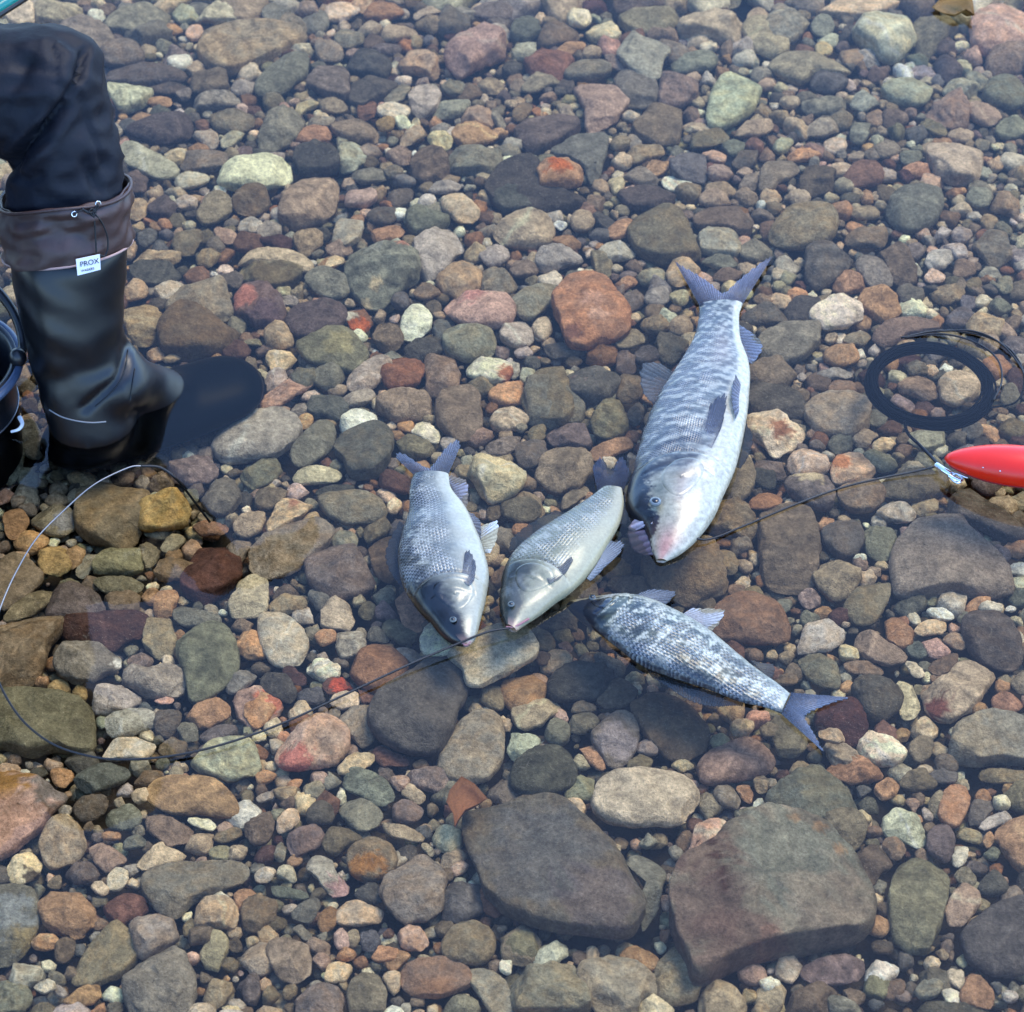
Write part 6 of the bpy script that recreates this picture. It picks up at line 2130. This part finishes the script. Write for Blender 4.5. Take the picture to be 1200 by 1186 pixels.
zs = np.linspace(ZC0, ZC1, 16)
cuff_rings = []
for i, z in enumerate(zs):
    t = i / 15
    w = pxw(z, 146 + 3 * t) + 0.003 + 0.0025 * math.sin(math.pi * t)
    cuff_rings.append((centre(79 - 3 * t, z), w, w * 0.97))
inner = [(c + Vector((0, 0, 0)), a - 0.004, b - 0.004) for c, a, b in cuff_rings[::-1]]
cuff = lathe('cuff', cuff_rings + [(cuff_rings[-1][0] + Vector((0, 0, .0015)), cuff_rings[-1][1] - .002, cuff_rings[-1][2] - .002)] + inner[:8], LEATHER, boot_main, 96, cuff_shape, LEAN)


def on_cuff(u, v, out=0.0):
    """point of the cuff's front at (u, v): on the cylinder of the cuff"""
    z = (ZC0 + ZC1) / 2
    c = centre(78, z)
    r = pxw(z, 148) + 0.004 + out
    d = (FWD * FPX + RIGHT * (u - W0 / 2) - UP * (v - H0 / 2)).normalized()
    cl, sl = math.cos(LEAN), math.sin(LEAN)
    ox, oy = CAM.x - c.x, (CAM.y - By) * cl - CAM.z * sl      # in the plane square to the leaning axis
    dx, dy = d.x, d.y * cl - d.z * sl
    A_, B_, C_ = dx * dx + dy * dy, 2 * (ox * dx + oy * dy), ox ** 2 + oy ** 2 - r * r
    D_ = B_ * B_ - 4 * A_ * C_
    t = (-B_ - math.sqrt(max(D_, 0))) / (2 * A_)
    return CAM + d * t


for v0, nm in ((0, 'hem'), (1, 'hem')):
    pts_ = []
    for j in range(49):
        a = 2 * math.pi * j / 48
        c, w, b = cuff_rings[0] if v0 == 0 else cuff_rings[-1]
        z = c.z + 0.010 * math.cos(a) + 0.004 * math.sin(3 * a) * v0 - (b + .001) * math.sin(a) * math.sin(LEAN)
        pts_.append((c.x + (w + .001) * math.cos(a), c.y + (b + .001) * math.sin(a) * math.cos(LEAN), z))
    tube(nm, pts_, 0.0016 if v0 == 0 else 0.0022, EDGE if v0 == 0 else LEATHER, cuff, n=96, seg=7, closed=True)
for (u, v) in ((87, 251), (115, 239)):
    e = tube('eyelet', [tuple(on_cuff(u + 3 * math.cos(a), v + 3 * math.sin(a), .001)) for a in np.linspace(0, 2 * math.pi, 14)], 0.0009, CHROME, cuff, n=24, seg=6, closed=True)
for line in ([(87, 251), (97, 246), (107, 249), (115, 239)], [(96, 244), (103, 249), (112, 247), (116, 241)], [(109, 249), (111, 262), (112, 280), (113, 297)], [(111, 250), (120, 262), (126, 278), (126, 292), (122, 300), (115, 298)], [(104, 247), (109, 253), (112, 247), (107, 245), (104, 248)]):
    tube('drawstring', [tuple(on_cuff(u, v, .0035)) for u, v in line], 0.0011, CORD, cuff, n=40, seg=7)

# white tag with its lettering, sewn under the cuff
q00, q10, q11, q01 = on_cuff(89, 304, .006), on_cuff(117, 298, .006), on_cuff(118, 316, .006), on_cuff(91, 323, .006)
exv = (q10 - q00); eyv = (q00 - q01)
nrm = exv.cross(eyv).normalized()
V = [q00, q10, q11, q01] + [p - nrm * 0.0012 for p in (q00, q10, q11, q01)]
tagm = mesh_obj('brand_tag', V, [(3, 2, 1, 0), (4, 5, 6, 7), (0, 1, 5, 4), (1, 2, 6, 5), (2, 3, 7, 6), (3, 0, 4, 7)], TAGW, boot_main, smooth=False)
for body_, hgt, fx, fy in (('PROX', 0.0088, 0.14, 0.50), ('WADERS', 0.0040, 0.16, 0.17)):
    cu = bpy.data.curves.new('tag_lettering', 'FONT')
    cu.body = body_; cu.size = hgt; cu.extrude = 0.0001
    cu.materials.append(INK)
    tmp = bpy.data.objects.new('tmp', cu)
    COL.objects.link(tmp)
    tme = bpy.data.meshes.new_from_object(tmp.evaluated_get(bpy.context.evaluated_depsgraph_get()))
    bpy.data.objects.remove(tmp)
    to = bpy.data.objects.new('tag_lettering', tme)
    COL.objects.link(to)
    X = exv.normalized(); Y = nrm.cross(X)
    M4 = Matrix((( X.x, Y.x, nrm.x, 0), (X.y, Y.y, nrm.y, 0), (X.z, Y.z, nrm.z, 0), (0, 0, 0, 1)))
    M4.translation = q01 + exv * fx + eyv * fy + nrm * 0.0006
    to.parent = tagm
    to.matrix_parent_inverse = wm(tagm).inverted() @ M4

# trousers: shin inside the cuff, knee, thigh running back to the hip, the other leg
knee_l = centre(68, KN.z)
legpts = []
for v, l, r in ((236, 6, 142), (205, 3, 141), (170, -2, 141), (140, -6, 139), (118, -8, 133)):
    z = vring(v)
    w = pxw(z, r - l)
    legpts.append((centre((l + r) / 2, z), w, w * 0.92, 0.035, 0))
kz = vring(98)
kc = centre(54, kz)
wk = pxw(kz, 148)
legpts.append((kc, wk, wk * 0.95, 0.068, 0))


def trouser_shape(V, N):
    r_ = np.random.default_rng(8)
    U = np.array([proj(p) for p in V])
    w = waves(r_, V, [(0.16, 0.004), (0.06, 0.0018), (0.022, 0.0007)])
    q_ = V @ np.array([[0.9, 0.25, -0.35], [0, 1, 0], [0.5, 0, 0.86]])
    w += 0.0030 * (0.5 - np.abs(waves(r_, q_ * np.array([0.35, 1, 1.6]), [(0.05, 1.0)])))
    for (line, dep, wid) in (([(99, 62), (96, 80), (84, 105), (58, 138), (28, 170), (0, 198)], 0.015, 5), ([(76, 126), (52, 150), (28, 172), (8, 192)], 0.014, 5), ([(57, 162), (36, 178), (16, 196)], 0.012, 5),
                             ([(60, 48), (64, 72), (68, 100)], 0.004, 3), ([(95, 110), (105, 150), (122, 195)], 0.004, 3), ([(100, 192), (108, 205), (112, 222)], 0.010, 7), ([(30, 70), (12, 110), (-10, 140)], 0.006, 9), ([(45, 205), (30, 212), (8, 204)], .008, 6),
                             ([(128, 110), (136, 160), (138, 200)], -0.002, 7), ([(88, 100), (66, 126), (40, 150), (10, 178)], -0.007, 7), ([(86, 140), (60, 165), (40, 190)], -0.006, 7)):
        q = spline(line, 60)
        d = np.sqrt(((U[:, None, :] - q[None]) ** 2).sum(-1)).min(1)
        w -= dep * np.exp(-(d / wid) ** 2) * (N @ np.array(FWD) < 0.1)
    return V + N * w[:, None]


OTH = Vector((Bx - 0.50, By - 0.30, 0))                    # the other boot, outside the frame
trousers = fused('trousers', [
    legpts,
    [legpts[-1], (HIP.lerp(KN, 0.5) + Vector((0, 0, -0.01)), 0.085, 0.088, 0.078, 0), (HIP, 0.10, 0.11, 0.10, 0)],
    [(HIP, 0.12, 0.15, 0.12, 0), (HIP + Vector((0.0, -0.16, 0)), 0.11, 0.12, 0.11, 0), (Vector((OTH.x + 0.03, OTH.y, KN.z + 0.02)), 0.08, 0.08, 0.08, 0), (OTH + Vector((0, 0, 0.28)), 0.07, 0.07, 0.05, 0)],
], 0.0062, 9, CLOTH, person, trouser_shape)

# upper body, leaning over the knee, outside the frame (it shows in the water)
SH = HIP + Vector((0.20, 0.12, 0.46))
jacket = fused('jacket', [
    [(HIP + Vector((0, -0.04, 0.05)), 0.14, 0.18, 0.10, 0), (HIP.lerp(SH, 0.6), 0.14, 0.20, 0.12, 0), (SH, 0.10, 0.19, 0.09, 0)],
    [(SH + Vector((0, 0.18, -0.02)), 0.07, 0.07, 0.07, 0), (SH + Vector((0.10, 0.30, -0.20)), 0.055, 0.055, 0.055, 0), (Vector((Bx + 0.08, By + 0.30, 0.58)), 0.045, 0.045, 0.045, 0)],
    [(SH + Vector((0, -0.20, -0.02)), 0.07, 0.07, 0.07, 0), (SH + Vector((0.02, -0.30, -0.24)), 0.055, 0.055, 0.055, 0), (Vector((Bx - 0.25, By - 0.18, 0.60)), 0.045, 0.045, 0.045, 0)],
], 0.012, 8, CLOTH, person)
HD = SH + Vector((0.10, 0, 0.25))
body = fused('body', [
    [(SH, 0.06, 0.08, 0.05, 0), (SH + Vector((.04, 0, .10)), .05, .05, .05, 0), (HD + Vector((0.02, 0, -0.03)), 0.075, 0.06, 0.08, 0), (HD + Vector((0, 0, 0.04)), 0.092, 0.075, 0.085, 0)],
    [(HD + Vector((0.085, 0, -.01)), .012, .010, .012, 0), (HD + Vector((0.105, 0, -.025)), .012, .012, .010, 0)],
    [(HD + Vector((0, 0.076, 0)), .014, .008, .024, 0), (HD + Vector((0.0, 0.078, .005)), .014, .008, .024, 0)],
    [(HD + Vector((0, -0.076, 0)), .014, .008, .024, 0), (HD + Vector((0.0, -0.078, .005)), .014, .008, .024, 0)],
], 0.007, 4, SKIN, person)
hair = fused('hair', [[(HD + Vector((-0.03, 0, 0.055)), .088, .082, .075, 0), (HD + Vector((-0.045, 0, .01)), .07, .078, .07, 0)]], 0.008, 4, HAIR, person)
for wr, sgn, dr in ((Vector((Bx + 0.08, By + 0.30, 0.58)), 1, Vector((0.9, -0.1, -0.4)).normalized()), (Vector((Bx - 0.25, By - 0.18, 0.60)), -1, Vector((0.9, 0.15, -0.35)).normalized())):
    sd = dr.cross(Vector((0, 0, 1))).normalized()
    dn = dr.cross(sd)
    chains = [[(wr, .028, .024, .022, 0), (wr + dr * 0.06, .032, .036, .017, 0), (wr + dr * .10, .022, .038, .014, 0)]]
    for k, ln in enumerate((.062, .074, .070, .054)):
        o_ = wr + dr * 0.105 + sd * (0.027 - 0.018 * k)
        chains.append([(o_, .009, .009, .009, 0), (o_ + dr * ln * .5 + Vector((0, 0, -.006)), .0085, .0085, .0085, 0), (o_ + dr * ln * .85 + Vector((0, 0, -.03)), .0075, .0075, .0075, 0)])
    o_ = wr + dr * .035 + sd * .034 * 1
    chains.append([(o_, .011, .011, .011, 0), (o_ + dr * .03 + sd * .018, .010, .010, .010, 0), (o_ + dr * .055 + sd * .018 + Vector((0, 0, -.012)), .009, .009, .009, 0)])
    fused('hand', chains, 0.0045, 3, SKIN, person)
other = fused('rubber_boot', [
    [(OTH + Vector((0, 0, -0.05)), .058, .052, .04, 0), (OTH + Vector((0, 0, .12)), .058, .056, .05, 0), (OTH + Vector((0, 0, .33)), .074, .072, .04, 0)],
    [(OTH + Vector((-.02, 0, -.05)), .06, .045, .035, 0), (OTH + Vector((.17, .02, -.05)), .058, .048, .03, 0)]], 0.009, 8, RUBBER, person)

# ------------------------------------------------------------------ bucket at the left edge
bk = empty('bucket', P(-62, 455, BED))
tag(bk, 'black plastic bucket with a swinging handle, cut by the frame beside the boot', 'bucket')
bc = P(-62, 478, 0)
zt = 0.075
rings = []
for t, r in ((0, 0.082), (0.25, 0.086), (0.6, .089), (0.97, .092)):
    rings.append((Vector((bc.x, bc.y, BED + (zt - BED) * t)), r, r))
rings += [(Vector((bc.x, bc.y, zt - 0.012)), .097, .097), (Vector((bc.x, bc.y, zt)), .099, .099), (Vector((bc.x, bc.y, zt + .003)), .096, .096), (Vector((bc.x, bc.y, zt)), .090, .090), (Vector((bc.x, bc.y, zt - .05)), .086, .086), (Vector((bc.x, bc.y, BED + .01)), .078, .078), (Vector((bc.x, bc.y, BED + .009)), .002, .002)]
mesh_b = lathe('shell', rings, BLACKP, bk, 64)
tube('rim', [(bc.x + .100 * math.cos(a), bc.y + .100 * math.sin(a), zt - .004) for a in np.linspace(0, 2 * math.pi, 49)], 0.0060, BAIL, bk, n=96, seg=10, closed=True)
V, f = uv_ball(P(21, 419, 0.082), (.011, .011, .013))
mesh_obj('pivot', V, f, BLACKP, bk)
tube('handle', [tuple(P(*q)) for q in [(22, 421, .082), (27, 405, .085), (22, 380, .10), (8, 354, .12), (-15, 332, .135), (-60, 318, .14), (-110, 330, .135), (-140, 370, .11), (-147, 420, .082)]], 0.0062, BLACKP, bk, n=90, seg=10)
tube('band', [(bc.x + .0895 * math.cos(a), bc.y + .0895 * math.sin(a), 0.004) for a in np.linspace(0, 2 * math.pi, 49)], 0.0010, WIRE, bk, n=96, seg=6, closed=True)
tag(tube('hook', [tuple(P(*q)) for q in [(23, 489, .012), (26, 497, .012), (22, 503, .010), (13, 506, .006)]], 0.0030, WHITEP, None, taper=(1.0, 0.55)), 'small white curved hook lying by the foot of the black bucket', 'hook')

# ------------------------------------------------------------------ rod in the corner
rod = empty('fishing_rod', P(20, 20, 0.30))
tag(rod, 'teal and black fishing rod crossing the corner behind the knee', 'fishing rod')
ra, rb = P(-120, 92, 0.30), P(70, -28, 0.30)
tube('blank', [tuple(ra), tuple(ra.lerp(rb, .5)), tuple(rb)], 0.0055, BLACKP, rod, n=20, taper=(1.1, .8))
tube('grip', [tuple(ra.lerp(rb, .1) + Vector((-.002, .0065, .006))), tuple(ra.lerp(rb, .5) + Vector((-.002, .0065, .006))), tuple(ra.lerp(rb, .78) + Vector((-.002, .0065, .006)))], 0.0085, TEAL, rod, n=20)
